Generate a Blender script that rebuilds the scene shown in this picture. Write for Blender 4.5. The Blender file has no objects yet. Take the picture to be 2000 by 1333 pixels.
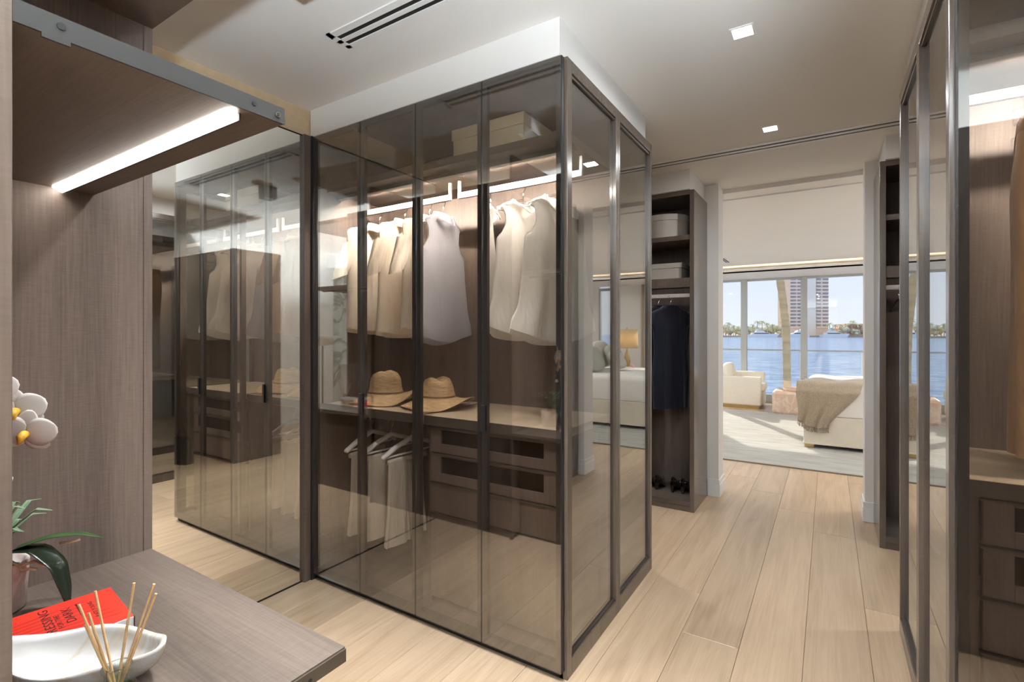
import bpy, math, random
from mathutils import Vector, Matrix
random.seed(7)
sc = bpy.context.scene
COL = sc.collection
PI = math.pi
R = math.radians

# ------------------------------------------------------------------ camera, world, sun, exposure
cam_d = bpy.data.cameras.new('camera'); cam = bpy.data.objects.new('camera', cam_d); COL.objects.link(cam)
cam.location = (0, 0, 1.40); cam.rotation_euler = (R(90), 0, math.atan(618 / 975))
cam_d.sensor_width = 36; cam_d.lens = 975 / 2000 * 36; cam_d.shift_y = -16.5 / 2000; cam_d.clip_start = 0.02; cam_d.clip_end = 3000
sc.camera = cam
vs = sc.view_settings
vs.view_transform = 'Standard'; vs.look = 'None'; vs.gamma = 1; vs.exposure = 0.3; vs.use_curve_mapping = False
cy = sc.cycles
cy.max_bounces = 12; cy.diffuse_bounces = 5; cy.glossy_bounces = 8; cy.transmission_bounces = 8; cy.transparent_max_bounces = 32
cy.caustics_reflective = False; cy.caustics_refractive = False; cy.sample_clamp_indirect = 6; cy.use_denoising = True

world = bpy.data.worlds.new('sky'); sc.world = world; world.use_nodes = True
def build_world():
    nt = world.node_tree; nt.nodes.clear(); N = nt.nodes.new; L = nt.links.new
    out = N('ShaderNodeOutputWorld'); bg = N('ShaderNodeBackground'); tc = N('ShaderNodeTexCoord')
    sep = N('ShaderNodeSeparateXYZ'); L(tc.outputs['Generated'], sep.inputs[0])
    rp = N('ShaderNodeValToRGB'); e = rp.color_ramp.elements
    e[0].position = 0.0; e[0].color = (0.86, 0.91, 0.99, 1); e[1].position = 0.7; e[1].color = (0.60, 0.73, 0.95, 1)
    m = rp.color_ramp.elements.new(0.18); m.color = (0.72, 0.83, 0.99, 1)
    L(sep.outputs['Z'], rp.inputs['Fac'])
    no = N('ShaderNodeTexNoise'); no.inputs['Scale'].default_value = 3.2; no.inputs['Detail'].default_value = 6
    mp = N('ShaderNodeMapping'); mp.inputs['Scale'].default_value = (1, 1, 3.5); L(tc.outputs['Generated'], mp.inputs[0]); L(mp.outputs[0], no.inputs['Vector'])
    cr = N('ShaderNodeValToRGB'); cr.color_ramp.elements[0].position = 0.5; cr.color_ramp.elements[1].position = 0.75
    L(no.outputs[0], cr.inputs['Fac'])
    mx = N('ShaderNodeMixRGB'); mx.inputs['Color2'].default_value = (0.97, 0.98, 1, 1); L(cr.outputs['Color'], mx.inputs['Fac']); L(rp.outputs['Color'], mx.inputs['Color1'])
    L(mx.outputs[0], bg.inputs['Color']); bg.inputs['Strength'].default_value = 0.86
    L(bg.outputs[0], out.inputs['Surface'])
build_world()
sun_d = bpy.data.lights.new('sun', 'SUN'); sun_d.energy = 5.0; sun_d.angle = R(0.8); sun_d.color = (1, 0.93, 0.82)
sun = bpy.data.objects.new('sun', sun_d); COL.objects.link(sun)
_az = Vector((0.51, -0.86)).normalized(); _el = R(24)
sun.rotation_euler = Vector((_az.x * math.cos(_el), _az.y * math.cos(_el), -math.sin(_el))).to_track_quat('-Z', 'Y').to_euler()
sun.location = (-6, 14, 8)

# ------------------------------------------------------------------ materials
def srgb(r, g, b):
    f = lambda c: (c / 255 / 12.92) if c / 255 <= 0.04045 else ((c / 255 + 0.055) / 1.055) ** 2.4
    return (f(r), f(g), f(b), 1)
MATS = {}
def base_mat(name):
    m = bpy.data.materials.new(name); m.use_nodes = True; m.node_tree.nodes.clear(); MATS[name] = m
    nt = m.node_tree; o = nt.nodes.new('ShaderNodeOutputMaterial'); return m, nt, o
def mat(name, col, rough=0.5, metal=0.0, noise=0.0, nscale=8.0, bump=0.0, bscale=40.0, spec=0.5, sheen=0.0, stretch=(1, 1, 1), trans=0.0, coat=0.0, rand=0.0):
    m, nt, o = base_mat(name); N = nt.nodes.new; L = nt.links.new
    p = N('ShaderNodeBsdfPrincipled'); L(p.outputs[0], o.inputs['Surface'])
    p.inputs['Roughness'].default_value = rough; p.inputs['Metallic'].default_value = metal; p.inputs['Specular IOR Level'].default_value = spec
    p.inputs['Sheen Weight'].default_value = sheen; p.inputs['Transmission Weight'].default_value = trans; p.inputs['Coat Weight'].default_value = coat
    col = tuple(col[:3]) + (1,)
    p.inputs['Base Color'].default_value = col
    if noise or bump:
        tc = N('ShaderNodeTexCoord'); mp = N('ShaderNodeMapping'); mp.inputs['Scale'].default_value = stretch; L(tc.outputs['Object'], mp.inputs[0])
        if noise:
            no = N('ShaderNodeTexNoise'); no.inputs['Scale'].default_value = nscale; no.inputs['Detail'].default_value = 5; L(mp.outputs[0], no.inputs['Vector'])
            rp = N('ShaderNodeValToRGB'); rp.color_ramp.elements[0].position = 0.3; rp.color_ramp.elements[1].position = 0.7
            rp.color_ramp.elements[0].color = tuple(c * (1 - noise) for c in col[:3]) + (1,); rp.color_ramp.elements[1].color = tuple(min(1, c * (1 + noise)) for c in col[:3]) + (1,)
            L(no.outputs[0], rp.inputs['Fac']); L(rp.outputs['Color'], p.inputs['Base Color'])
        if bump:
            nb = N('ShaderNodeTexNoise'); nb.inputs['Scale'].default_value = bscale; nb.inputs['Detail'].default_value = 4; L(mp.outputs[0], nb.inputs['Vector'])
            b = N('ShaderNodeBump'); b.inputs['Strength'].default_value = bump; b.inputs['Distance'].default_value = 0.01; L(nb.outputs[0], b.inputs['Height']); L(b.outputs[0], p.inputs['Normal'])
    return m
def wood(name, dark, light, axis='Z', rough=0.45, scale=1.0):
    """veneer: long grain streaks along one axis, crossed by a fine linen weave"""
    m, nt, o = base_mat(name); N = nt.nodes.new; L = nt.links.new
    p = N('ShaderNodeBsdfPrincipled'); L(p.outputs[0], o.inputs['Surface']); p.inputs['Roughness'].default_value = rough; p.inputs['Specular IOR Level'].default_value = 0.85 if rough < 0.3 else 0.35
    tc = N('ShaderNodeTexCoord')
    def streak(s, k, det):
        mp = N('ShaderNodeMapping'); v = {'X': (k, s, s), 'Y': (s, k, s), 'Z': (s, s, k)}[axis]
        mp.inputs['Scale'].default_value = tuple(q * scale for q in v); L(tc.outputs['Object'], mp.inputs[0])
        n = N('ShaderNodeTexNoise'); n.inputs['Scale'].default_value = 1; n.inputs['Detail'].default_value = det; L(mp.outputs[0], n.inputs['Vector']); return n
    a = streak(7, 0.35, 4); b = streak(190, 6, 3); c = streak(30, 260, 2)
    def add(x, y, w):
        q = N('ShaderNodeMath'); q.operation = 'MULTIPLY_ADD'; q.inputs[1].default_value = w; L(x, q.inputs[0]); L(y, q.inputs[2]); return q.outputs[0]
    z = N('ShaderNodeValue'); z.outputs[0].default_value = 0.0
    s = add(a.outputs[0], z.outputs[0], 0.55); s = add(b.outputs[0], s, 0.3); s = add(c.outputs[0], s, 0.15)
    rp = N('ShaderNodeValToRGB'); rp.color_ramp.elements[0].position = 0.36; rp.color_ramp.elements[1].position = 0.64
    rp.color_ramp.elements[0].color = tuple(dark) + (1,); rp.color_ramp.elements[1].color = tuple(light) + (1,)
    L(s, rp.inputs['Fac']); L(rp.outputs['Color'], p.inputs['Base Color'])
    bm = N('ShaderNodeBump'); bm.inputs['Strength'].default_value = 0.12; bm.inputs['Distance'].default_value = 0.004; L(s, bm.inputs['Height']); L(bm.outputs[0], p.inputs['Normal'])
    return m
def oak(name):
    m, nt, o = base_mat(name); N = nt.nodes.new; L = nt.links.new
    p = N('ShaderNodeBsdfPrincipled'); L(p.outputs[0], o.inputs['Surface']); p.inputs['Roughness'].default_value = 0.34; p.inputs['Specular IOR Level'].default_value = 0.45
    tc = N('ShaderNodeTexCoord'); oi = N('ShaderNodeObjectInfo')
    off = N('ShaderNodeVectorMath'); off.operation = 'SCALE'; off.inputs[0].default_value = (37, 91, 13); L(oi.outputs['Random'], off.inputs['Scale'])
    ad = N('ShaderNodeVectorMath'); L(tc.outputs['Object'], ad.inputs[0]); L(off.outputs[0], ad.inputs[1])
    def nz(scale, det, dist=0.0):
        mp = N('ShaderNodeMapping'); mp.inputs['Scale'].default_value = scale; L(ad.outputs[0], mp.inputs[0])
        n = N('ShaderNodeTexNoise'); n.inputs['Scale'].default_value = 1; n.inputs['Detail'].default_value = det; n.inputs['Distortion'].default_value = dist; L(mp.outputs[0], n.inputs['Vector']); return n
    a = nz((9, 0.9, 1), 5, 1.6); b = nz((120, 3, 1), 3)
    mx = N('ShaderNodeMath'); mx.operation = 'MULTIPLY_ADD'; mx.inputs[1].default_value = 0.35; L(b.outputs[0], mx.inputs[0])
    m2 = N('ShaderNodeMath'); m2.operation = 'MULTIPLY'; m2.inputs[1].default_value = 0.65; L(a.outputs[0], m2.inputs[0]); L(m2.outputs[0], mx.inputs[2])
    rp = N('ShaderNodeValToRGB'); rp.color_ramp.elements[0].position = 0.33; rp.color_ramp.elements[1].position = 0.6
    rp.color_ramp.elements[0].color = (0.43, 0.305, 0.195, 1); rp.color_ramp.elements[1].color = (0.57, 0.425, 0.285, 1)
    L(mx.outputs[0], rp.inputs['Fac'])
    hv = N('ShaderNodeHueSaturation'); L(rp.outputs['Color'], hv.inputs['Color'])
    mr = N('ShaderNodeMapRange'); mr.inputs['To Min'].default_value = 0.84; mr.inputs['To Max'].default_value = 1.10; L(oi.outputs['Random'], mr.inputs['Value']); L(mr.outputs[0], hv.inputs['Value'])
    L(hv.outputs[0], p.inputs['Base Color'])
    return m
def pane_mat(name, tint, r0, rough=0.0):
    """coated sheet glass: part reflecting, part letting tinted light straight through"""
    m, nt, o = base_mat(name); N = nt.nodes.new; L = nt.links.new
    t = N('ShaderNodeBsdfTransparent'); t.inputs[0].default_value = tuple(tint) + (1,)
    g = N('ShaderNodeBsdfGlossy'); g.inputs['Roughness'].default_value = rough; g.inputs[0].default_value = (0.95, 0.95, 0.95, 1)
    lw = N('ShaderNodeLayerWeight'); lw.inputs['Blend'].default_value = 0.5
    pw = N('ShaderNodeMath'); pw.operation = 'POWER'; pw.inputs[1].default_value = 5; L(lw.outputs['Facing'], pw.inputs[0])
    ma = N('ShaderNodeMath'); ma.operation = 'MULTIPLY_ADD'; ma.inputs[1].default_value = 1 - r0; ma.inputs[2].default_value = r0; L(pw.outputs[0], ma.inputs[0])
    mx = N('ShaderNodeMixShader'); L(ma.outputs[0], mx.inputs[0]); L(t.outputs[0], mx.inputs[1]); L(g.outputs[0], mx.inputs[2]); L(mx.outputs[0], o.inputs['Surface'])
    return m
def emit(name, col, st):
    m, nt, o = base_mat(name); e = nt.nodes.new('ShaderNodeEmission'); e.inputs[0].default_value = tuple(col) + (1,); e.inputs[1].default_value = st
    nt.links.new(e.outputs[0], o.inputs['Surface']); return m
def cloth(name, col, thin=0.3, alpha=1.0, bump=0.25, bscale=220, noise=0.06):
    """woven cloth: diffuse with some light coming through; alpha < 1 for sheer cloth"""
    m, nt, o = base_mat(name); N = nt.nodes.new; L = nt.links.new
    col = tuple(col[:3]) + (1,)
    tc = N('ShaderNodeTexCoord'); no = N('ShaderNodeTexNoise'); no.inputs['Scale'].default_value = 14; no.inputs['Detail'].default_value = 4; L(tc.outputs['Object'], no.inputs['Vector'])
    rp = N('ShaderNodeValToRGB'); rp.color_ramp.elements[0].color = tuple(c * (1 - noise) for c in col[:3]) + (1,); rp.color_ramp.elements[1].color = tuple(min(1, c * (1 + noise)) for c in col[:3]) + (1,); L(no.outputs[0], rp.inputs['Fac'])
    p = N('ShaderNodeBsdfPrincipled'); p.inputs['Roughness'].default_value = 0.75; p.inputs['Sheen Weight'].default_value = 0.2; p.inputs['Specular IOR Level'].default_value = 0.2; L(rp.outputs['Color'], p.inputs['Base Color'])
    nb = N('ShaderNodeTexNoise'); nb.inputs['Scale'].default_value = bscale; L(tc.outputs['Object'], nb.inputs['Vector'])
    b = N('ShaderNodeBump'); b.inputs['Strength'].default_value = bump; b.inputs['Distance'].default_value = 0.003; L(nb.outputs[0], b.inputs['Height'])
    mp = N('ShaderNodeMapping'); mp.inputs['Scale'].default_value = (26, 26, 5); mp.inputs['Rotation'].default_value = (0.25, 0.15, 0); L(tc.outputs['Object'], mp.inputs[0])
    nw = N('ShaderNodeTexNoise'); nw.inputs['Scale'].default_value = 1; nw.inputs['Detail'].default_value = 3; nw.inputs['Distortion'].default_value = 0.6; L(mp.outputs[0], nw.inputs['Vector'])
    b2 = N('ShaderNodeBump'); b2.inputs['Strength'].default_value = 0.55 * (bump > 0.1); b2.inputs['Distance'].default_value = 0.02; L(nw.outputs[0], b2.inputs['Height']); L(b.outputs[0], b2.inputs['Normal']); L(b2.outputs[0], p.inputs['Normal'])
    tl = N('ShaderNodeBsdfTranslucent'); L(rp.outputs['Color'], tl.inputs[0])
    mx = N('ShaderNodeMixShader'); mx.inputs[0].default_value = thin; L(p.outputs[0], mx.inputs[1]); L(tl.outputs[0], mx.inputs[2]); last = mx
    if alpha < 1:
        tr = N('ShaderNodeBsdfTransparent'); m3 = N('ShaderNodeMixShader'); m3.inputs[0].default_value = alpha; L(tr.outputs[0], m3.inputs[1]); L(mx.outputs[0], m3.inputs[2]); last = m3
    L(last.outputs[0], o.inputs['Surface']); return m
def marble(name, base, vein, scale=2.0, rough=0.15):
    m, nt, o = base_mat(name); N = nt.nodes.new; L = nt.links.new
    p = N('ShaderNodeBsdfPrincipled'); L(p.outputs[0], o.inputs['Surface']); p.inputs['Roughness'].default_value = rough
    tc = N('ShaderNodeTexCoord'); no = N('ShaderNodeTexNoise'); no.inputs['Scale'].default_value = scale; no.inputs['Detail'].default_value = 8; no.inputs['Distortion'].default_value = 1.5; L(tc.outputs['Object'], no.inputs['Vector'])
    rp = N('ShaderNodeValToRGB'); e = rp.color_ramp.elements; e[0].position = 0.44; e[0].color = tuple(base) + (1,); e[1].position = 0.56; e[1].color = tuple(base) + (1,)
    v = e.new(0.5); v.color = tuple(vein) + (1,); L(no.outputs[0], rp.inputs['Fac']); L(rp.outputs['Color'], p.inputs['Base Color']); return m

WOOD = wood('dark_veneer', (0.085, 0.063, 0.052), (0.185, 0.141, 0.116), 'Z')
WOODX = wood('dark_veneer_lengthwise', (0.066, 0.049, 0.039), (0.142, 0.110, 0.088), 'X')
WOODT = wood('brown_veneer', (0.07, 0.050, 0.040), (0.135, 0.098, 0.076), 'Z', scale=0.8)
WOODF = wood('frame_veneer', (0.080, 0.061, 0.048), (0.132, 0.103, 0.083), 'Z', rough=0.2)
WOODP = wood('pale_counter_veneer', (0.42, 0.32, 0.22), (0.55, 0.43, 0.31), 'X')
OAK = oak('oak_floor')
SUB = mat('floor_joint', (0.10, 0.065, 0.04), 0.9, noise=0.2)
WHITE = mat('white_paint', (0.80, 0.785, 0.76), 0.7, noise=0.01, nscale=3, bump=0.03, bscale=120)
CEIL = mat('ceiling_paint', (0.83, 0.815, 0.79), 0.8, noise=0.01, nscale=2, bump=0.02, bscale=100)
TRIM = mat('white_satin_trim', (0.82, 0.82, 0.81), 0.4, noise=0.01, nscale=4)
BEIGE = mat('beige_wallcovering', (0.60, 0.47, 0.31), 0.7, noise=0.05, nscale=30, bump=0.06, bscale=90)
BLACK = mat('black_anodised', (0.012, 0.012, 0.013), 0.35, noise=0.1, bump=0.02)
BAFFLE = mat('matt_black_baffle', (0.002, 0.002, 0.002), 1.0, noise=0.1, spec=0.0)
BLACKG = mat('black_gap', (0.006, 0.005, 0.005), 0.7, noise=0.1)
STEEL = mat('grey_metal_profile', (0.040, 0.039, 0.037), 0.6, metal=0.0, noise=0.06, nscale=3, spec=0.2)
BRONZE = mat('bronze_edge', (0.075, 0.060, 0.045), 0.4, metal=0.3, noise=0.06, nscale=3)
ALU = mat('pale_aluminium', (0.40, 0.385, 0.375), 0.4, metal=0.15, noise=0.03)
CHROME = mat('chrome', (0.85, 0.85, 0.86), 0.08, metal=1.0, noise=0.02)
GLASSF = pane_mat('smoked_reflective_glass', (0.965, 0.955, 0.935), 0.15)
GLASSS = pane_mat('clear_side_glass', (0.80, 0.81, 0.79), 0.33)
GLASSD = pane_mat('drawer_glass', (0.35, 0.34, 0.33), 0.06)
GLASSW = pane_mat('window_glass', (0.985, 0.99, 0.99), 0.025)
GLASSR = pane_mat('balustrade_glass', (0.96, 0.98, 0.98), 0.04)
CLEAR = pane_mat('clear_acrylic', (0.90, 0.90, 0.91), 0.10)
def mirror_mat():
    m, nt, o = base_mat('mirror_silver'); g = nt.nodes.new('ShaderNodeBsdfGlossy'); g.inputs[0].default_value = (0.88, 0.87, 0.83, 1); g.inputs['Roughness'].default_value = 0.0
    nt.links.new(g.outputs[0], o.inputs['Surface']); return m
MIRROR = mirror_mat()
LEDW = emit('led_white', (1.0, 0.93, 0.86), 16)
LEDC = emit('led_closet', (1.0, 0.91, 0.82), 430)
LEDC2 = emit('led_closet_bright', (1.0, 0.91, 0.82), 540)
LEDWARM = emit('led_warm', (1.0, 0.78, 0.55), 12)
LAMPG = emit('downlight_glow', (1.0, 0.95, 0.88), 22)

# ------------------------------------------------------------------ mesh helpers
class MB:
    def __init__(s): s.v = []; s.f = []
    def add(s, v, f):
        n = len(s.v); s.v += [tuple(p) for p in v]; s.f += [tuple(i + n for i in q) for q in f]; return s
    def box(s, x0, x1, y0, y1, z0, z1):
        x0, x1 = sorted((x0, x1)); y0, y1 = sorted((y0, y1)); z0, z1 = sorted((z0, z1))
        v = [(x, y, z) for z in (z0, z1) for y in (y0, y1) for x in (x0, x1)]
        return s.add(v, [(0, 2, 3, 1), (4, 5, 7, 6), (0, 1, 5, 4), (2, 6, 7, 3), (0, 4, 6, 2), (1, 3, 7, 5)])
    def tube(s, pts, rad, seg=8, cap=True, flat=1.0):
        pts = [Vector(p) for p in pts]; n = len(pts); rad = rad if isinstance(rad, (list, tuple)) else [rad] * n
        v = []; prev = None
        for i, p in enumerate(pts):
            d = (pts[min(i + 1, n - 1)] - pts[max(i - 1, 0)]).normalized()
            if prev is None:
                a = d.orthogonal().normalized()
            else:
                a = (prev - d * prev.dot(d)); a = a.normalized() if a.length > 1e-6 else d.orthogonal().normalized()
            prev = a; b = d.cross(a)
            for k in range(seg):
                t = 2 * PI * k / seg; v.append(p + a * (math.cos(t) * rad[i]) + b * (math.sin(t) * rad[i] * flat))
        f = [(i * seg + k, i * seg + (k + 1) % seg, (i + 1) * seg + (k + 1) % seg, (i + 1) * seg + k) for i in range(n - 1) for k in range(seg)]
        if cap: f += [tuple(range(seg))[::-1], tuple((n - 1) * seg + k for k in range(seg))]
        return s.add(v, f)
    def lathe(s, prof, c=(0, 0, 0), seg=32, sx=1, sy=1, wob=None):
        v = []
        for j, (r, z) in enumerate(prof):
            for k in range(seg):
                a = 2 * PI * k / seg; dz, dr = wob(a, r, z) if wob else (0, 0)
                v.append((c[0] + math.cos(a) * (r + dr) * sx, c[1] + math.sin(a) * (r + dr) * sy, c[2] + z + dz))
        n = len(prof)
        f = [(j * seg + k, j * seg + (k + 1) % seg, (j + 1) * seg + (k + 1) % seg, (j + 1) * seg + k) for j in range(n - 1) for k in range(seg)]
        if prof[0][0] > 1e-5: f.append(tuple(range(seg))[::-1])
        if prof[-1][0] > 1e-5: f.append(tuple((n - 1) * seg + k for k in range(seg)))
        return s.add(v, f)
    def grid(s, fn, nu, nv, close_u=False):
        v = [fn(i / (nu if close_u else nu - 1), j / (nv - 1)) for j in range(nv) for i in range(nu)]
        f = []
        for j in range(nv - 1):
            for i in range(nu if close_u else nu - 1):
                i2 = (i + 1) % nu; f.append((j * nu + i, j * nu + i2, (j + 1) * nu + i2, (j + 1) * nu + i))
        return s.add(v, f)
    def prism(s, poly, axis, a0, a1):
        n = len(poly)
        def P(p, q): return {'x': (q, p[0], p[1]), 'y': (p[0], q, p[1]), 'z': (p[0], p[1], q)}[axis]
        v = [P(p, a0) for p in poly] + [P(p, a1) for p in poly]
        return s.add(v, [tuple(range(n))[::-1], tuple(range(n, 2 * n))] + [(i, (i + 1) % n, n + (i + 1) % n, n + i) for i in range(n)])
    def disc(s, c, r, axis, th=0.002, seg=14):
        p = [(c[0], c[1], c[2])]; o = Vector(c); d = {'x': Vector((1, 0, 0)), 'y': Vector((0, 1, 0)), 'z': Vector((0, 0, 1))}[axis]
        return s.tube([o - d * th / 2, o + d * th / 2], r, seg)
def origin_of(o):
    p = Vector((0, 0, 0))
    while o is not None: p += o.location; o = o.parent
    return p
def obj(name, mb, material, parent=None, smooth=False, bevel=0.0, local=False, solid=0.0, sub=0, mods=None):
    me = bpy.data.meshes.new(name)
    off = origin_of(parent) if (parent is not None and not local) else Vector((0, 0, 0))
    base = Vector((0, 0, 0))
    if parent is None and not local:      # a thing of one mesh keeps its origin at its base
        xs = [p[0] for p in mb.v]; ys = [p[1] for p in mb.v]; zs = [p[2] for p in mb.v]
        base = Vector(((min(xs) + max(xs)) / 2, (min(ys) + max(ys)) / 2, min(zs))); off = base
    me.from_pydata([(p[0] - off.x, p[1] - off.y, p[2] - off.z) for p in mb.v], [], mb.f)
    me.materials.append(material); me.validate(); me.update()
    if smooth: me.polygons.foreach_set('use_smooth', [True] * len(me.polygons))
    o = bpy.data.objects.new(name, me); COL.objects.link(o); o.parent = parent; o.location = base
    if solid:
        q = o.modifiers.new('thickness', 'SOLIDIFY'); q.thickness = solid; q.offset = 0
    if sub:
        q = o.modifiers.new('smooth', 'SUBSURF'); q.levels = q.render_levels = sub
    if bevel:
        q = o.modifiers.new('edge', 'BEVEL'); q.width = bevel; q.segments = 2; q.limit_method = 'ANGLE'; q.angle_limit = R(40)
    return o
def tag(o, label=None, cat=None, group=None, kind=None):
    if label: o['label'] = label
    if cat: o['category'] = cat
    if group: o['group'] = group
    if kind: o['kind'] = kind
    return o
def thing(name, loc, label, cat, group=None, rz=0.0):
    o = bpy.data.objects.new(name, None); o.empty_display_size = 0.05; COL.objects.link(o); o.location = loc; o.rotation_euler = (0, 0, rz)
    return tag(o, label, cat, group)
def struct(name, mb, m, parent=None, **k):
    o = obj(name, mb, m, parent, **k)
    if parent is None: o['kind'] = 'structure'
    return o
def B(*a): return MB().box(*a)
def copy_tree(o, parent=None):
    c = o.copy(); COL.objects.link(c); c.parent = parent
    for ch in list(o.children): copy_tree(ch, c)
    return c
def dup(o, loc, rz=None, label=None, group=None):
    c = copy_tree(o); c.location = loc
    if rz is not None: c.rotation_euler = (0, 0, rz)
    if label: c['label'] = label
    if group: c['group'] = group
    return c

# ------------------------------------------------------------------ the shell
CZ = 2.667; BZ = 2.63; XL = -2.495; XR = 1.92; YB = -1.7; YD0 = 4.53; YD1 = 4.745; YW = 11.3
BXL = -4.2; BXR = 3.15
OXL = -0.79; OXR = 0.228                      # the opening to the bedroom

floor = struct('floor', B(BXL, BXR, -4.4, YW + 0.1, -0.12, -0.012), SUB)
PW = 0.245
plank_mesh = {}
def plank(x, y0, y1):
    L_ = round(y1 - y0, 3); w = PW - 0.0012
    if L_ not in plank_mesh:
        mb = MB(); e = 0.0014; h = L_ / 2 - 0.0005
        v = [(-w / 2, -h, -0.012), (w / 2, -h, -0.012), (w / 2, h, -0.012), (-w / 2, h, -0.012), (-w / 2, -h, -e), (w / 2, -h, -e), (w / 2, h, -e), (-w / 2, h, -e),
             (-w / 2 + e, -h + e, 0), (w / 2 - e, -h + e, 0), (w / 2 - e, h - e, 0), (-w / 2 + e, h - e, 0)]
        mb.add(v, [(0, 1, 5, 4), (1, 2, 6, 5), (2, 3, 7, 6), (3, 0, 4, 7), (4, 5, 9, 8), (5, 6, 10, 9), (6, 7, 11, 10), (7, 4, 8, 11), (8, 9, 10, 11)])
        me = bpy.data.meshes.new('plank'); me.from_pydata(mb.v, [], mb.f); me.materials.append(OAK); me.update(); plank_mesh[L_] = me
    o = bpy.data.objects.new('plank', plank_mesh[L_]); COL.objects.link(o); o.parent = floor
    o.location = Vector((x, (y0 + y1) / 2, 0)) - floor.location
rp_ = random.Random(11)
i0 = int(math.floor((BXL - 0.155) / PW)); i1 = int(math.ceil((BXR - 0.155) / PW))
for i in range(i0, i1):
    x = 0.155 + PW * (i + 0.5)
    if x - PW / 2 < BXL - 0.01 or x + PW / 2 > BXR + 0.01: continue
    y = -4.3 if XL - 0.2 < x < XR + 0.2 else 4.55
    yend = YW if (x < -1 or x > 0.6) else YW
    first = rp_.choice((0.9, 1.3, 1.7, 2.1, 2.4))
    while y < yend - 0.05:
        L_ = first if first else 2.5; first = None
        y1 = min(y + L_, yend)
        if yend - y1 < 0.3: y1 = yend
        plank(x, round(y, 3), round(y1, 3)); y = y1

struct('ceiling', B(XL - 0.1, XR + 0.1, YB - 2.7, YD1, CZ, CZ + 0.12), CEIL)
struct('ceiling_bedroom', B(BXL, BXR, YD1, YW + 0.15, BZ, BZ + 0.12), CEIL)
struct('trim_1', B(BXL, BXR, YD1 + 0.22, YD1 + 0.245, BZ - 0.012, BZ + 0.0), TRIM)   # curtain track line behind the opening
# left wall: beige band above and behind the mirror
struct('wall_left', MB().box(XL - 0.12, XL - 0.012, -0.45, YD0, 0, CZ).box(XL - 0.12, XL - 0.012, YB, -1.5, 0, CZ).box(XL - 0.12, XL - 0.012, -1.5, -0.45, 0, 0.7).box(XL - 0.12, XL - 0.012, -1.5, -0.45, 2.35, CZ), BEIGE)
w4 = struct('window_fill_4', MB().box(XL - 0.10, XL - 0.04, -1.5, -0.45, 0.7, 0.75).box(XL - 0.10, XL - 0.04, -1.5, -0.45, 2.30, 2.35).box(XL - 0.10, XL - 0.04, -1.5, -1.45, 0.75, 2.30).box(XL - 0.10, XL - 0.04, -0.50, -0.45, 0.75, 2.30), TRIM)  # unseen side window, added to let in fill daylight
obj('pane', B(XL - 0.075, XL - 0.069, -1.45, -0.50, 0.75, 2.30), GLASSW, w4)
struct('wall_right', B(XR, XR + 0.12, -4.4, YD0, 0, CZ), WHITE)
struct('wall_back', MB().box(XL, -1.2, YB - 0.12, YB, 0, CZ).box(-1.2, XR, YB - 0.12, YB, 2.45, CZ), WHITE)
struct('wall_between', MB().box(BXL, OXL, YD0, YD1, 0, CZ).box(OXR, BXR, YD0, YD1, 0, CZ), WHITE)
# soffits over the wardrobes and over the far closets
struct('trim_2', B(XL, -0.909, 1.79, 2.90, 2.512, CZ), WHITE)
struct('trim_3', B(0.305, XR, 1.79, 2.90, 2.512, CZ), WHITE)
struct('trim_4', B(XL, -0.905, 3.99, YD0, 2.512, CZ), WHITE)
struct('trim_5', B(0.31, XR, 3.99, YD0, 2.512, CZ), WHITE)
# baseboards on the two jambs of the opening
def baseboard(name, x0, x1, y0, y1):
    mb = MB().box(x0, x1, y0, y1, 0, 0.105).box(x0 + 0.004, x1 - 0.004, y0 + 0.004, y1 - 0.004, 0.105, 0.145)
    struct(name, mb, TRIM, bevel=0.003)
baseboard('baseboard_left', -0.875, OXL + 0.014, YD0 - 0.016, YD1 + 0.016)
baseboard('baseboard_right', OXR - 0.014, 0.30, YD0 - 0.016, YD1 + 0.016)
# bathroom behind the camera, seen only in the glass and the mirror
MARB = marble('bath_marble', (0.66, 0.68, 0.63), (0.25, 0.24, 0.19), 1.6)
struct('wall_bath_end', MB().box(XL, XR, -4.5, -4.4, 0, 0.25).box(XL, XR, -4.5, -4.4, 2.5, CZ).box(XL, -2.2, -4.5, -4.4, 0.25, 2.5).box(1.6, XR, -4.5, -4.4, 0.25, 2.5), WHITE)
struct('wall_bath_left', B(XL - 0.12, XL, -4.4, YB - 0.12, 0, CZ), MARB)
struct('wall_bath_right', B(XR - 0.02, XR, -4.4, YB - 0.12, 0, CZ), MARB)
w2 = struct('window_fill_2', MB().box(-2.2, 1.6, -4.47, -4.43, 0.25, 0.30).box(-2.2, 1.6, -4.47, -4.43, 2.45, 2.5).box(-2.2, -2.15, -4.47, -4.43, 0.25, 2.5).box(1.55, 1.6, -4.47, -4.43, 0.25, 2.5).box(-0.325, -0.275, -4.47, -4.43, 0.3, 2.45), TRIM)  # added bathroom window, a soft daylight source behind the camera
obj('pane', B(-2.15, -0.325, -4.455, -4.449, 0.30, 2.45), GLASSW, w2); obj('pane', B(-0.275, 1.55, -4.455, -4.449, 0.30, 2.45), GLASSW, w2)

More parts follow.
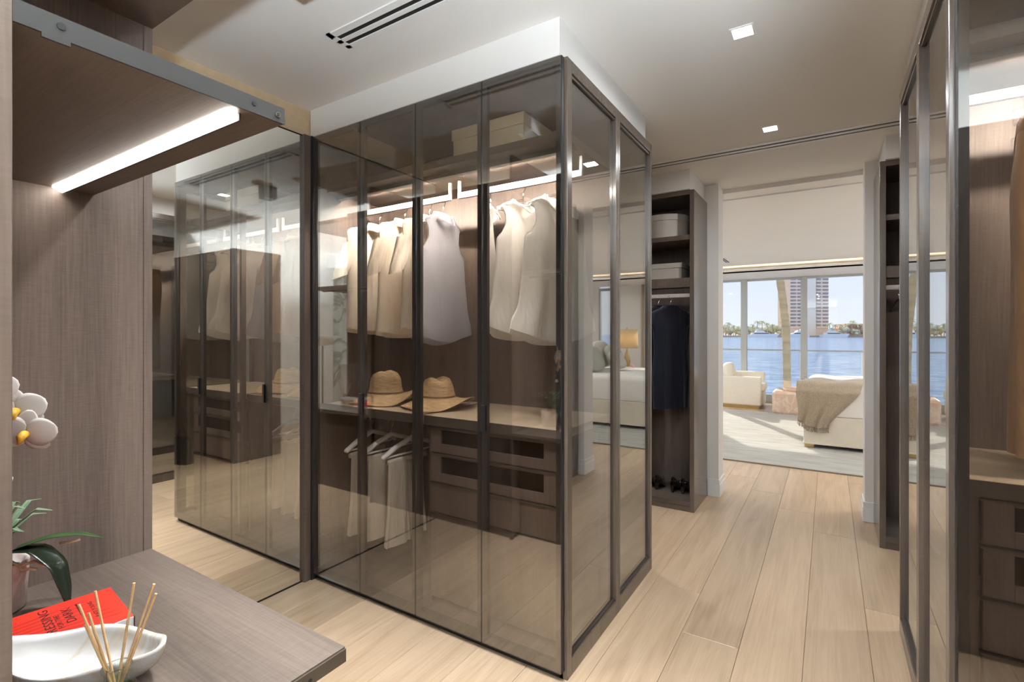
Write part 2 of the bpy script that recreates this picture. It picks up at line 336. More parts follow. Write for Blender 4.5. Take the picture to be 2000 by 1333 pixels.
# wall mirror between the shelving niche and the glass wardrobe
mir = thing('wall_mirror', (XL, 1.22, 0), 'tall frameless wall mirror beside the glass wardrobe', 'mirror')
obj('mirror_glass', B(XL - 0.010, XL, 0.70, 1.735, 0.008, 2.505), MIRROR, mir)
obj('edge_trim', B(XL - 0.010, XL + 0.002, 0.70, 1.735, 0, 0.008), BLACKG, mir); obj('edge_trim', B(XL - 0.010, XL + 0.002, 0.70, 1.735, 2.505, 2.512), BLACKG, mir)
struct('trim_6', B(XL - 0.012, XL + 0.022, 1.735, 1.775, 0, 2.512), WOODT, bevel=0.002)
struct('trim_7', B(XL - 0.012, XL + 0.03, 1.775, 1.83, 0, 2.512), BLACKG)

# ceiling fittings
def downlight(x, y, label, power=8, CZ=CZ):
    t = thing('recessed_downlight', (x, y, CZ - 0.004), label, 'ceiling light', 'square recessed downlights')
    a = 0.038
    obj('trim_ring', MB().box(x - a - 0.008, x + a + 0.008, y - a - 0.008, y - a, CZ - 0.004, CZ).box(x - a - 0.008, x + a + 0.008, y + a, y + a + 0.008, CZ - 0.004, CZ)
        .box(x - a - 0.008, x - a, y - a, y + a, CZ - 0.004, CZ).box(x + a, x + a + 0.008, y - a, y + a, CZ - 0.004, CZ), TRIM, t)
    obj('lamp_lens', B(x - a, x + a, y - a, y + a, CZ - 0.002, CZ), LAMPG, t)
    ld = bpy.data.lights.new('downlight', 'AREA'); ld.shape = 'SQUARE'; ld.size = 0.075; ld.energy = power; ld.color = (0.97, 0.98, 1.0); ld.spread = R(175)
    lo = bpy.data.objects.new('downlight', ld); COL.objects.link(lo); lo.parent = t; lo.location = (0, 0, -0.004)
downlight(-0.305, 2.293, 'square downlight in the corridor ceiling nearer the air vent')
downlight(-0.305, 3.473, 'square downlight in the corridor ceiling next to the dark ceiling slot')
for x, y in ((-0.305, 1.113), (0.2, -3.0), (-1.4, -3.0)):
    downlight(x, y, 'square recessed downlight above the ' + {(-0.305, 1.113): 'floor between the two wardrobe fronts', (0.2, -3.0): 'middle of the bathroom', (-1.4, -3.0): 'far bathroom corner'}[(x, y)])
for k, (x, y) in enumerate(((-2.6, 5.8), (-2.6, 8.0), (1.6, 5.6), (2.5, 7.2), (-3.6, 9.4), (2.4, 9.4))):  # bedroom downlights added for fill, placed out of sight
    downlight(x, y, ['added unseen bedroom downlight near the rug corner', 'added unseen bedroom downlight over the middle of the rug', 'added unseen bedroom downlight behind the doorway wall', 'added unseen bedroom downlight over the headboard', 'added unseen bedroom downlight by the far curtain', 'added unseen bedroom downlight over the nightstand'][k], 13, BZ)
def uplighter(x0, x1, y0, y1, z, power, label):  # added trough lamp, unseen, to brighten the bedroom ceiling
    t = thing('fill_trough_light', ((x0 + x1) / 2, (y0 + y1) / 2, z), label, 'uplighter', 'added trough lights washing the ceiling')
    w = 0.012
    obj('trough', MB().box(x0, x1, y0, y1, z, z + 0.012).box(x0, x0 + w, y0, y1, z + 0.012, z + 0.09).box(x1 - w, x1, y0, y1, z + 0.012, z + 0.09).box(x0 + w, x1 - w, y0, y0 + w, z + 0.012, z + 0.09).box(x0 + w, x1 - w, y1 - w, y1, z + 0.012, z + 0.09), TRIM, t)
    ld = bpy.data.lights.new('fill_uplight', 'AREA'); ld.shape = 'RECTANGLE'; ld.size = x1 - x0 - 0.03; ld.size_y = y1 - y0 - 0.03; ld.energy = power; ld.color = (0.92, 0.96, 1.0)
    lo = bpy.data.objects.new('fill_uplight', ld); COL.objects.link(lo); lo.parent = t; lo.rotation_euler = (PI, 0, 0); lo.location = (0, 0, 0.03)
uplighter(BXR - 0.15, BXR - 0.005, 5.2, 7.6, 2.0, 330, 'added fill trough light on the wall behind the headboard')
uplighter(BXL + 0.005, BXL + 0.15, 5.2, 9.0, 2.0, 330, 'added fill trough light on the bedroom wall facing the bed')
def torchiere(x, y, label, power):  # added unseen lamp, bounces fill light off the ceiling
    t = thing('fill_torchiere', (x, y, 0), label, 'floor lamp', 'added torchiere fill lamps')
    obj('base', MB().lathe([(0.14, 0), (0.14, 0.015), (0.02, 0.03)], (x, y, 0), 28), BRONZE, t); obj('pole', MB().tube([(x, y, 0.02), (x, y, 1.23)], 0.011, 10), BRONZE, t, smooth=True)
    obj('bowl', MB().lathe([(0.02, 1.23), (0.12, 1.25), (0.20, 1.36), (0.195, 1.36), (0.115, 1.262), (0.0, 1.25)], (x, y, 0), 32), WHITE, t, smooth=True)
    ld = bpy.data.lights.new('fill_uplight', 'AREA'); ld.shape = 'DISK'; ld.size = 0.2; ld.energy = power; ld.color = (0.80, 0.91, 1.0)
    lo = bpy.data.objects.new('fill_uplight', ld); COL.objects.link(lo); lo.parent = t; lo.rotation_euler = (PI, 0, 0); lo.location = (0, 0, 1.275)
torchiere(0.50, -0.55, 'added white bowl fill torchiere beside the tall cabinet behind the camera', 290)
torchiere(-2.1, -0.38, 'added white bowl fill torchiere by the side window behind the camera', 270)
def fill_can(x, y, label, power):  # added can lamp out of view, extra light for the room
    t = thing('fill_can_light', (x, y, CZ - 0.10), label, 'ceiling light', 'added can lights for fill')
    a, w = 0.05, 0.004
    obj('can', MB().box(x - a, x + a, y - a, y - a + w, CZ - 0.10, CZ).box(x - a, x + a, y + a - w, y + a, CZ - 0.10, CZ).box(x - a, x - a + w, y - a + w, y + a - w, CZ - 0.10, CZ).box(x + a - w, x + a, y - a + w, y + a - w, CZ - 0.10, CZ), BAFFLE, t)
    a += 0.004; obj('can_shell', MB().box(x - a, x + a, y - a, y - a + w, CZ - 0.10, CZ).box(x - a, x + a, y + a - w, y + a, CZ - 0.10, CZ).box(x - a, x - a + w, y - a + w, y + a - w, CZ - 0.10, CZ).box(x + a - w, x + a, y - a + w, y + a - w, CZ - 0.10, CZ), TRIM, t)
    ld = bpy.data.lights.new('fill_can_lamp', 'AREA'); ld.shape = 'SQUARE'; ld.size = 0.085; ld.energy = power; ld.color = (0.95, 0.97, 1.0)
    lo = bpy.data.objects.new('fill_can_lamp', ld); COL.objects.link(lo); lo.parent = t; lo.location = (0, 0, 0.09)
for k, x in enumerate((-1.5, -0.85)):
    fill_can(x, 1.02, ['added fill can light above the shelving unit end, out of view', 'added fill can light nearest the corridor, out of view'][k], (36, 70)[k])
fill_can(-1.55, 3.4, 'added fill can light in the passage behind the shirt wardrobe', 26)
fill_can(1.05, 3.4, 'added fill can light in the passage behind the trouser wardrobe', 26)
vent = thing('linear_air_vent', (-1.0, 1.43, CZ), 'white linear air vent with two black slots in the ceiling', 'air vent')
vx0, vx1 = -1.80, -0.40
obj('vent_frame', MB().box(vx0, vx1, 1.366, 1.397, CZ - 0.006, CZ).box(vx0, vx1, 1.420, 1.441, CZ - 0.006, CZ).box(vx0, vx1, 1.464, 1.485, CZ - 0.006, CZ)
    .box(vx0, vx0 + 0.026, 1.366, 1.485, CZ - 0.006, CZ).box(vx1 - 0.026, vx1, 1.366, 1.485, CZ - 0.006, CZ), TRIM, vent)
for a, b in ((1.397, 1.420), (1.441, 1.464)): obj('slot', B(vx0 + 0.026, vx1 - 0.026, a, b, CZ - 0.002, CZ), BLACKG, vent)
slot = thing('ceiling_slot_diffuser', (-0.3, 3.775, CZ), 'thin double black slot running across the corridor ceiling', 'air vent')
obj('slot_frame', MB().box(XL, XR, 3.705, 3.742, CZ - 0.006, CZ).box(XL, XR, 3.768, 3.800, CZ - 0.007, CZ).box(XL, XR, 3.826, 3.858, CZ - 0.006, CZ), TRIM, slot)
for a, b in ((3.742, 3.768), (3.800, 3.826)): obj('slot', B(XL, XR, a, b, CZ - 0.002, CZ), BLACKG, slot)

# ------------------------------------------------------------------ glass wardrobes
def wardrobe(Xc, sg, label, group):
    W = 1.605; Y0 = 1.812; YM = 2.38; Y1 = 2.945; ZT = 2.512
    X = lambda u: Xc + sg * u
    t = thing('glass_wardrobe', (X(W / 2), Y0, 0), label, 'wardrobe', group)
    bx = lambda mb, u0, u1, *r: mb.box(X(u0), X(u1), *r)
    # corridor side: wooden frame with two panes
    for a, b in ((Y0, 1.855), (2.357, 2.3845), (2.3865, 2.414), (2.918, Y1)):
        obj('side_post', bx(MB(), 0, 0.036, a, b, 0, ZT), WOODF, t, bevel=0.0015)
    for a, b in ((1.855, 2.357), (2.414, 2.918)):
        obj('side_rail', bx(MB(), 0, 0.036, a, b, 0, 0.07), WOODF, t, bevel=0.0015)
        obj('side_rail', bx(MB(), 0, 0.036, a, b, 2.462, ZT), WOODF, t, bevel=0.0015)
        obj('side_pane', bx(MB(), 0.016, 0.022, a, b, 0.07, 2.462), GLASSS, t)
        obj('glazing_bead', bx(MB(), 0.008, 0.016, a, b, 0.07, 0.082), BRONZE, t); obj('glazing_bead', bx(MB(), 0.008, 0.016, a, b, 2.45, 2.462), BRONZE, t)
    # doors
    ed = [0.012, 0.403, 0.795, 1.186, 1.577]
    for i in range(4):
        a, b = ed[i] + 0.0005, ed[i + 1] - 0.0005
        m = MB(); zb, zt = 0.037, 2.508; y0, y1 = 1.787, 1.806; s = 0.026
        bx(m, a, a + s, y0, y1, zb, zt); bx(m, b - s, b, y0, y1, zb, zt); bx(m, a + s, b - s, y0, y1, zb, zb + 0.04); bx(m, a + s, b - s, y0, y1, zt - 0.03, zt)
        d = obj('door', m, BLACK, t); tag(d, 'smoked glass door on a thin black frame')
        obj('door_glass', bx(MB(), a + 0.0025, b - 0.0025, 1.780, 1.786, zb, zt), GLASSF, d)
        if i in (0, 2):
            hx0, hx1 = (b - 0.004, b + 0.0085)
        else:
            hx0, hx1 = (a - 0.0085, a + 0.004)
        if i in (0, 2): obj('pull_handle', bx(MB(), b - 0.020, b - 0.001, 1.768, 1.780, 0.968, 1.082), BLACK, d, bevel=0.001)
    obj('door_gap', bx(MB(), 0.012, 1.577, 1.809, 1.8115, 0.037, 0.05), BLACKG, t)
    obj('plinth', bx(MB(), 0.02, W, 1.812, Y1 - 0.02, 0, 0.033), BLACKG, t)
    obj('base_board', bx(MB(), 0.037, W, 1.815, Y1 - 0.02, 0.034, 0.06), WOODX, t)
    obj('top_board', bx(MB(), 0.037, W, Y0, Y1, 2.482, ZT), WOOD, t)
    obj('back_panel', bx(MB(), 0.037, 0.815, YM, YM + 0.022, 0.06, 2.482), WOOD, t)
    obj('back_panel', bx(MB(), 0.817, W, YM, YM + 0.022, 0.06, 2.482), WOOD, t)
    obj('rear_panel', bx(MB(), 0.037, W, Y1 - 0.02, Y1, 0.0, 2.482), WOOD, t)
    obj('wall_panel', bx(MB(), W - 0.02, W, Y0, Y1 - 0.02, 0.06, 2.482), WOOD, t)
    obj('upright', bx(MB(), 0.812, 0.838, 1.826, 1.856, 0.06, 2.212), WOODF, t, bevel=0.001)
    # upper shelf with its light strip, hanging rails
    sh = obj('upper_shelf', bx(MB(), 0.04, W - 0.02, 1.88, YM, 2.214, 2.25), WOODX, t, bevel=0.001)
    obj('shelf_beam', bx(MB(), 0.04, W - 0.02, 1.955, 1.985, 2.190, 2.213), BRONZE, sh)
    obj('light_strip', bx(MB(), 0.14, 0.74, 1.990, 2.004, 2.203, 2.212), LEDC, sh); obj('light_strip', bx(MB(), 0.90, W - 0.16, 1.990, 2.004, 2.203, 2.212), LEDC2, sh)
    for a, b in ((0.07, 0.795), (0.845, W - 0.04)):
        r = obj('hanging_rail', bx(MB(), a, b, 2.105, 2.122, 2.118, 2.150), ALU, t, bevel=0.002)
        for u in (a, b - 0.014): obj('rail_bracket', bx(MB(), u, u + 0.014, 2.107, 2.120, 2.150, 2.213), ALU, r)
    # counters
    obj('counter', bx(MB(), 0.045, 0.810, 1.865, YM, 0.952, 0.990), WOODP, t, bevel=0.001)
    obj('counter_edge', bx(MB(), 0.045, 0.810, 1.858, 1.865, 0.945, 0.990), BRONZE, t)
    obj('counter', bx(MB(), 0.840, W - 0.02, 1.865, YM, 0.952, 0.990), WOODP, t, bevel=0.001)
    obj('counter_edge', bx(MB(), 0.840, W - 0.02, 1.858, 1.865, 0.945, 0.990), BRONZE, t)
    # drawers under the corridor-side counter
    obj('drawer_side', bx(MB(), 0.060, 0.078, 1.90, YM, 0.06, 0.944), WOODF, t)
    obj('drawer_side', bx(MB(), 0.794, 0.811, 1.90, YM, 0.06, 0.944), WOODF, t)
    zs = [0.935, 0.802, 0.656, 0.505, 0.085]
    for i in range(4):
        z1, z0 = zs[i] - 0.006, zs[i + 1] + 0.006; a, b = 0.084, 0.789; y0, y1 = 1.885, 1.903
        m = MB()
        if i < 2:
            bx(m, a, a + 0.065, y0, y1, z0, z1); bx(m, b - 0.065, b, y0, y1, z0, z1); bx(m, a + 0.065, b - 0.065, y0, y1, z0, z0 + 0.045); bx(m, a + 0.065, b - 0.065, y0, y1, z1 - 0.008, z1)
        else:
            bx(m, a, b, y0, y1, z0, z1)
        d = obj('drawer', m, WOODT, t, bevel=0.0015)
        bx(q := MB(), a - 0.006, b + 0.006, y0 - 0.006, y1, z1 + 0.0005, z1 + 0.006); obj('finger_edge', q, BRONZE, d)
        if i < 2:
            obj('drawer_glass', bx(MB(), a + 0.065, b - 0.065, y0 + 0.008, y0 + 0.013, z0 + 0.045, z1 - 0.008), GLASSD, d)
            m = MB(); bx(m, a + 0.02, b - 0.02, y1 + 0.02, YM - 0.03, z0 + 0.005, z0 + 0.012); bx(m, a + 0.02, b - 0.02, YM - 0.036, YM - 0.03, z0 + 0.012, z1 - 0.02); obj('drawer_tray', m, WOODT, d)
    # low rail on the wall side
    r = obj('low_rail', MB().tube([(X(0.842), 2.05, 0.905), (X(W - 0.022), 2.05, 0.905)], 0.008, 10), ALU, t, smooth=True)
    return t, X
wl, XWL = wardrobe(-0.885, -1, 'smoked glass wardrobe full of cream shirts beside the wall mirror', 'pair of glass wardrobes')
wr, XWR = wardrobe(0.281, 1, 'smoked glass wardrobe with brown trousers at the picture edge', 'pair of glass wardrobes')

# ------------------------------------------------------------------ open closets by the bedroom opening
def closet(Xc, sg, label, group):
    X = lambda u: Xc + sg * u
    W = (Xc - XL) if sg < 0 else (XR - Xc); Y0, Y1, ZT = 4.02, 4.51, 2.512
    t = thing('open_closet', (X(W / 2), Y0, 0), label, 'closet', group)
    bx = lambda u0, u1, *r: MB().box(X(u0), X(u1), *r)
    obj('side_panel', bx(0, 0.034, Y0, Y1, 0, ZT), WOODF, t, bevel=0.0015); obj('side_panel', bx(0.80, 0.83, Y0, Y1, 0, ZT), WOODF, t)
    obj('side_panel', bx(W - 0.03, W, Y0, Y1, 0, ZT), WOODF, t)
    obj('back_panel', bx(0.034, W - 0.03, Y1 - 0.02, Y1, 0, ZT), WOOD, t)
    obj('top_panel', bx(0.034, W - 0.03, Y0, Y1 - 0.02, ZT - 0.035, ZT), WOODF, t)
    obj('plinth', bx(0.034, W - 0.03, Y0 + 0.004, Y1 - 0.02, 0.0, 0.042), WOODF, t)
    obj('bottom_shelf', bx(0.034, W - 0.03, Y0, Y1 - 0.02, 0.044, 0.078), WOODX, t)
    for a, b in ((0.034, 0.80), (0.83, W - 0.03)):
        obj('shelf', bx(a, b, Y0 + 0.01, Y1 - 0.02, 2.128, 2.165), WOODT, t); s = obj('shelf', bx(a, b, Y0 + 0.01, Y1 - 0.02, 1.785, 1.83), WOODT, t)
        obj('shelf_lip', bx(a, b, Y0 + 0.01, Y0 + 0.025, 1.757, 1.7845), WOODT, s); obj('light_strip', bx(a + 0.03, b - 0.03, Y0 + 0.04, Y0 + 0.05, 1.776, 1.784), LEDW, s)
        obj('hanging_rail', bx(a, b, 4.225, 4.242, 1.690, 1.722), ALU, t, bevel=0.002)
    return t, X
cl, XCL = closet(-0.878, -1, 'open dark wood closet holding a hat box and navy dresses', 'pair of open closets')
cr, XCR = closet(0.281, 1, 'open dark wood closet with bare chrome hangers by the doorway', 'pair of open closets')

# ------------------------------------------------------------------ shelving niche at the left (desk and shelf)
NX0, NX1, NY0, NY1 = -1.80, -0.88, 0.16, 0.722
t = thing('shelving_unit', (-1.4, 0.45, 0), 'dark wood open shelving unit with a desk ledge and lit shelf', 'shelving')
obj('back_panel', B(NX0 - 0.02, NX0, 0.197, 0.697, 0.03, 2.60), WOOD, t)
obj('edge_strip', B(NX0 - 0.02, NX0, 0.6985, NY1, 0.0, 2.60), WOOD, t)
obj('side_panel', B(NX0, NX1, 0.157, 0.197, 0.0, 2.60), WOODT, t, bevel=0.001)
dk = obj('desk_top', B(NX0, NX1 - 0.004, 0.197, NY1 - 0.003, 0.690, 0.720), WOODX, t)
obj('edge_profile', MB().box(NX1 - 0.004, NX1, 0.197, NY1 - 0.003, 0.689, 0.7165), BRONZE, dk)
for y in (0.63, 0.42): obj('screw_hole', MB().disc((NX1 + 0.0005, y, 0.7005), 0.004, 'x'), BLACKG, dk)
sh = obj('shelf', B(NX0, NX1 - 0.004, 0.197, 0.575, 1.800, 1.829), WOODX, t)
obj('edge_profile', MB().box(NX1 - 0.004, NX1, 0.197, 0.575, 1.799, 1.829).box(NX1 - 0.004, NX1, 0.225, 0.255, 1.793, 1.799), STEEL, sh)
for y, r in ((0.245, 0.005), (0.515, 0.004)): obj('screw_hole', MB().disc((NX1 + 0.0005, y, 1.816), r, 'x'), BLACKG, sh)
obj('screw', MB().disc((NX1 + 0.0008, 0.560, 1.812), 0.005, 'x', 0.003), CHROME, sh); obj('screw_hole', MB().disc((NX1 + 0.0015, 0.560, 1.812), 0.003, 'x', 0.0035), BLACKG, sh)
lb = obj('light_bar', MB().box(-1.792, -0.905, 0.5012, 0.504, 1.786, 1.7995), STEEL, sh)
obj('diffuser', MB().prism([(0.479, 1.7995), (0.479, 1.7965), (0.498, 1.787), (0.501, 1.787), (0.501, 1.7995)], 'x', -1.790, -0.910), LEDW, lb)
obj('upper_shelf', B(NX0, NX1, 0.197, NY1, 2.357, 2.392), WOODT, t)
obj('under_panel', B(NX0, NX1 - 0.03, 0.60, 0.62, 0.0, 0.689), WOODT, t)
side = thing('tall_cabinet', (-2.15, 0.45, 0), 'tall plain dark wood cabinet seen in the glass behind the shelving unit', 'cabinet')
obj('body', B(XL, NX0 - 0.021, 0.0, 0.698, 0.0, 2.35), WOOD, side); obj('end_panel', B(XL, NX0 - 0.021, 0.6985, 0.7, 0.0, 2.45), WOOD, side)
side = thing('tall_cabinet', (1.1, 0.35, 0), 'tall dark wood cabinet seen mirrored in the wardrobe doors', 'cabinet')
obj('body', B(0.36, XR - 0.002, 0.12, 0.66, 0.0, 2.30), WOOD, side)
for k in range(3): obj('door', B(0.365 + k * 0.515, 0.365 + k * 0.515 + 0.51, 0.661, 0.680, 0.05, 2.28), WOOD, side, bevel=0.001)

# ------------------------------------------------------------------ hangers and clothes
IVORY = cloth('ivory_crepe', (0.90, 0.80, 0.66), 0.25)
CREAM = cloth('cream_silk', (0.90, 0.79, 0.64), 0.3)
WHITEC = cloth('white_chiffon', (0.88, 0.84, 0.78), 0.35, alpha=0.93)
LILAC = cloth('pale_grey_chiffon', (0.55, 0.54, 0.58), 0.35, alpha=0.80)
NAVY = cloth('navy_cloth', (0.007, 0.009, 0.018), 0.05)
TAN = cloth('tan_wool', (0.42, 0.24, 0.13), 0.1)
BEIGEC = cloth('beige_linen', (0.70, 0.62, 0.52), 0.25)
PEARL = mat('pearl_button', (0.8, 0.74, 0.66), 0.25, noise=0.05)
WHITEP = mat('white_velvet_hanger', (0.86, 0.82, 0.80), 0.5, noise=0.03)
DARKTIE = cloth('grey_ribbon', (0.16, 0.16, 0.17), 0.1)

def hook_pts(r=0.02, h=0.05):
    p = [(0, 0, 0), (0, 0, h * 0.55)]
    for k in range(9):
        a = R(-60) + R(230) * k / 8
        p.append((r * math.cos(a), 0, h + r * 0.9 + r * math.sin(a)))
    return p
def make_hanger(m, label, group, half=0.2, drop=0.075, rad=0.005, clear=False):
    """clothes hanger in its own x-z plane, the top of its hook bend at the origin of the rail"""
    t = thing('clothes_hanger', (0, 0, 0), label, 'hanger', group)
    z0 = -0.10
    obj('hook', MB().tube([(x, y, z + z0) for x, y, z in hook_pts()], 0.0022, 6), CHROME, t, smooth=True, local=True)
    mb = MB()
    pts = [(-half, 0, z0 - drop - 0.008), (-half * 0.97, 0, z0 - drop), (-half * 0.55, 0, z0 - drop * 0.45), (-half * 0.2, 0, z0 - 0.012), (0, 0, z0 + 0.002), (half * 0.2, 0, z0 - 0.012), (half * 0.55, 0, z0 - drop * 0.45), (half * 0.97, 0, z0 - drop), (half, 0, z0 - drop - 0.008)]
    mb.tube(pts, [rad * 1.1] + [rad * 1.3] * 7 + [rad * 1.1], 8, flat=1.4)
    obj('shoulder_bar', mb, m, t, smooth=True, local=True)
    obj('trouser_bar', MB().tube([(-half * 0.96, 0, z0 - drop - 0.004), (half * 0.96, 0, z0 - drop - 0.004)], rad * 0.7, 6), m, t, smooth=True, local=True)
    return t
def smoothstep(a, b, x):
    t = min(1, max(0, (x - a) / (b - a))); return t * t * (3 - 2 * t)
def lerp_prof(prof, t):
    """profile of (s, values...) sampled smoothly at s = t"""
    for i in range(len(prof) - 1):
        if t <= prof[i + 1][0]:
            a, b = prof[i], prof[i + 1]; q = (t - a[0]) / max(1e-6, b[0] - a[0]); q = q * q * (3 - 2 * q) * 0.5 + q * 0.5
            return [a[k] + (b[k] - a[k]) * q for k in range(1, len(a))]
    return list(prof[-1][1:])
def tube_cloth(prof, length, n=56, rows=34, amp=0.008, k=7, seed=0, hem=0.0, pw=0.75):
    """a hollow hanging garment body: prof (0..1 down, half width, half thickness); soft folds grow towards the hem"""
    rr = random.Random(seed); ph = [rr.uniform(0, 6.28) for _ in range(4)]
    def fn(u, v):
        a = 2 * PI * u; hw, ht = lerp_prof(prof, v)
        c, s_ = math.cos(a), math.sin(a)
        x = hw * math.copysign(abs(c) ** pw, c); y = ht * math.copysign(abs(s_) ** pw, s_)
        g = amp * smoothstep(0.12, 1.0, v)
        f = math.sin(k * a + ph[0] + 1.2 * math.sin(2.5 * v + ph[1])) * 0.6 + math.sin((k * 2 - 3) * a + ph[2] + 2 * v) * 0.4
        y += g * f * (0.4 + abs(s_)); x += g * 0.35 * math.sin(3 * a + ph[3])
        z = -length * v
        if hem: z += hem * (x / max(hw, 0.01)) ** 2 * smoothstep(0.75, 1, v) - (0.02 * smoothstep(0.9, 1, v) if s_ > 0 else 0)
        return (x, y, z)
    return MB().grid(fn, n, rows, close_u=True)
def shift(mb, dx, dy, dz):
    mb.v = [(x + dx, y + dy, z + dz) for x, y, z in mb.v]; return mb
TOPZ = -0.105                                   # neck height below the rail
def make_top(name, m, label, cat, group, sleeves=True, collar=True, buttons=True, length=0.66, wide=0.215, seed=0, tie=False, fl=1.0, shoulder=None, vneck=False):
    t = thing(name, (0, 0, 0), label, cat, group)
    sh = shoulder or (0.205 if sleeves else 0.165)
    arm = sh * (0.98 if sleeves else 0.90)
    if sleeves:
        prof = [(0, 0.066, 0.034), (0.02, 0.080, 0.034), (0.075, sh * 0.97, 0.012), (0.11, sh + 0.002, 0.011), (0.20, arm, 0.016), (0.30, wide * 0.94, 0.022), (0.36, wide * 0.98, 0.024), (0.6, wide * 1.0, 0.026), (1, wide * 1.06 * fl, 0.032)]
    else:
        prof = [(0, 0.075, 0.032), (0.02, 0.092, 0.030), (0.06, sh * 0.98, 0.009), (0.075, sh, 0.008), (0.13, sh * 0.86, 0.012), (0.20, sh * 0.84, 0.016), (0.265, sh * 0.98, 0.020), (0.31, wide * 0.93, 0.022), (0.45, wide * 0.97, 0.026), (0.7, wide * 1.05, 0.030), (1, wide * 1.14 * fl, 0.036)]
    body = tube_cloth(prof, length, rows=48, n=72, seed=seed, hem=0.06 if not sleeves else 0.02, amp=0.016, k=5, pw=0.85)
    dv = 0.135 if vneck else (0.03 if collar else 0.055); wn = 0.06 if vneck else 0.062
    def neck(x, y, z):
        v = -z / length
        return (x, y, z - dv * math.exp(-(x / wn) ** 2) * max(0, 1 - v / 0.32)) if y < 0 else (x, y, z)
    body.v = [neck(*p) for p in body.v]
    obj('body', shift(body, 0, 0, TOPZ), m, t, smooth=True, local=True)
    if sleeves:
        for s in (-1, 1):
            def fn(u, v, s=s):
                a = 2 * PI * u; r = 0.062 - 0.006 * v; px = s * (sh - 0.022 + 0.055 * v + 0.01 * v * v); pz = -0.115 - 0.215 * v
                ca, sa = math.cos(a), math.sin(a)
                return (px + ca * r * 0.85, sa * 0.026 + 0.004 * math.sin(5 * a + 3 * v), pz + ca * r * 0.32 * -s * -1 * 0 + (-0.02 * ca * s if v > 0.9 else 0) + 0.03 * ca * -s * (1 - v))
            obj('sleeve', shift(MB().grid(fn, 28, 14, close_u=True), 0, 0, TOPZ), m, t, smooth=True, local=True)
    if collar:
        for s in (-1, 1):
            def fc(u, v, s=s):
                a = R(90) - s * R(175) * u
                r = 0.066 + 0.018 * v + (0.02 * v if u > 0.8 else 0); z = 0.012 - 0.050 * v - 0.028 * u * u
                return (s * 0 + math.cos(a) * r * 1.0, math.sin(a) * (0.049 + 0.014 * v), z)
            obj('collar', shift(MB().grid(fc, 14, 5), 0, 0, TOPZ), m, t, smooth=True, local=True, solid=0.002)
    else:
        ring = [(0.066 * math.cos(2 * PI * k / 24), 0.048 * math.sin(2 * PI * k / 24), -0.006 - (dv * math.exp(-(0.066 * math.cos(2 * PI * k / 24) / wn) ** 2) if math.sin(2 * PI * k / 24) < -0.01 else 0)) for k in range(25)]
        obj('neckband', shift(MB().tube(ring, 0.005, 6), 0, 0, TOPZ), m, t, smooth=True, local=True)
    if not sleeves:
        for s in (-1, 1):
            loop = [(s * (lerp_prof(prof, (0.07 + 0.22 * k / 14))[0] + 0.001), -0.006 * math.sin(PI * k / 14), -length * (0.07 + 0.22 * k / 14)) for k in range(15)]
            obj('armhole_hem', shift(MB().tube(loop, 0.0035, 6), 0, 0, TOPZ), m, t, smooth=True, local=True)
    if buttons:
        for k in range(6):
            z = -0.06 - 0.062 * k
            yb = -(0.046 + 0.010 * smoothstep(0, 0.3, k / 6))
            obj('button', shift(MB().disc((0, yb, z), 0.0065, 'y', 0.004, 12), 0, 0, TOPZ), PEARL, t, local=True)
    if tie:
        obj('ribbon_tie', shift(MB().box(-0.012, 0.012, -0.064, -0.060, -0.22, -0.04).prism([(-0.035, -0.22), (0.035, -0.22), (0.012, -0.26), (0.035, -0.30), (-0.035, -0.30), (-0.012, -0.26)], 'y', -0.066, -0.060), 0, 0, TOPZ), DARKTIE, t, local=True)
    return t
hang_clear = make_hanger(CLEAR, 'x', 'x'); hang_white = make_hanger(WHITEP, 'x', 'x', rad=0.008)
used = set()
def hang(proto, loc, rz, label, group):
    if proto.name not in used:
        used.add(proto.name); proto.location = loc; proto.rotation_euler = (0, 0, rz); proto['label'] = label; proto['group'] = group; return proto
    return dup(proto, loc, rz, label, group)
RAILY, RAILZ = 2.1135, 2.150 + 0.002
def wear(proto, x, a, label, group, hl, hproto=None, y=RAILY, z=RAILZ):
    hang(hproto or hang_clear, (x, y, z), R(90) + a, hl, 'clear hangers on the wardrobe rail' if (hproto or hang_clear) is hang_clear else 'white hangers')
    return hang(proto, (x, y, z), R(90) + a, label, group)
g1 = 'tops hanging in the left glass wardrobe'
polo = make_top('short_sleeve_shirt', IVORY, 'x', 'shirt', g1, True, True, True, 0.64, 0.205, 3)
polo2 = make_top('short_sleeve_shirt', CREAM, 'x', 'shirt', g1, True, True, True, 0.66, 0.21, 5)
slv = make_top('sleeveless_blouse', LILAC, 'x', 'blouse', g1, False, True, False, 0.70, 0.225, 9, fl=1.1)
blo = make_top('sleeveless_blouse', WHITEC, 'x', 'blouse', g1, False, False, False, 0.67, 0.215, 12, fl=1.18)
blo2 = make_top('sleeveless_blouse', WHITEC, 'x', 'blouse', g1, False, False, False, 0.69, 0.225, 17, fl=1.15, vneck=True)
wear(polo, -2.285, R(-14), 'pale cream short sleeve shirt nearest the wall mirror', g1, 'clear hanger holding the cream shirt nearest the mirror')
wear(polo2, -2.075, R(2), 'ivory short sleeve polo shirt, second from the wall mirror', g1, 'clear hanger of the ivory polo shirt')
wear(polo, -1.885, R(-2), 'cream buttoned shirt just in front of the sheer grey blouse', g1, 'clear hanger of the cream buttoned shirt')
wear(slv, -1.785, R(6), 'sheer grey sleeveless blouse beside the wardrobe partition', g1, 'clear hanger of the sheer grey blouse')
wear(blo, -1.47, R(32), 'white sleeveless blouse half hidden by the door frame', g1, 'clear hanger of the half hidden white blouse')
wear(blo, -1.275, R(-6), 'white sleeveless blouse with a loose armhole, middle of the three', g1, 'clear hanger of the middle white blouse')
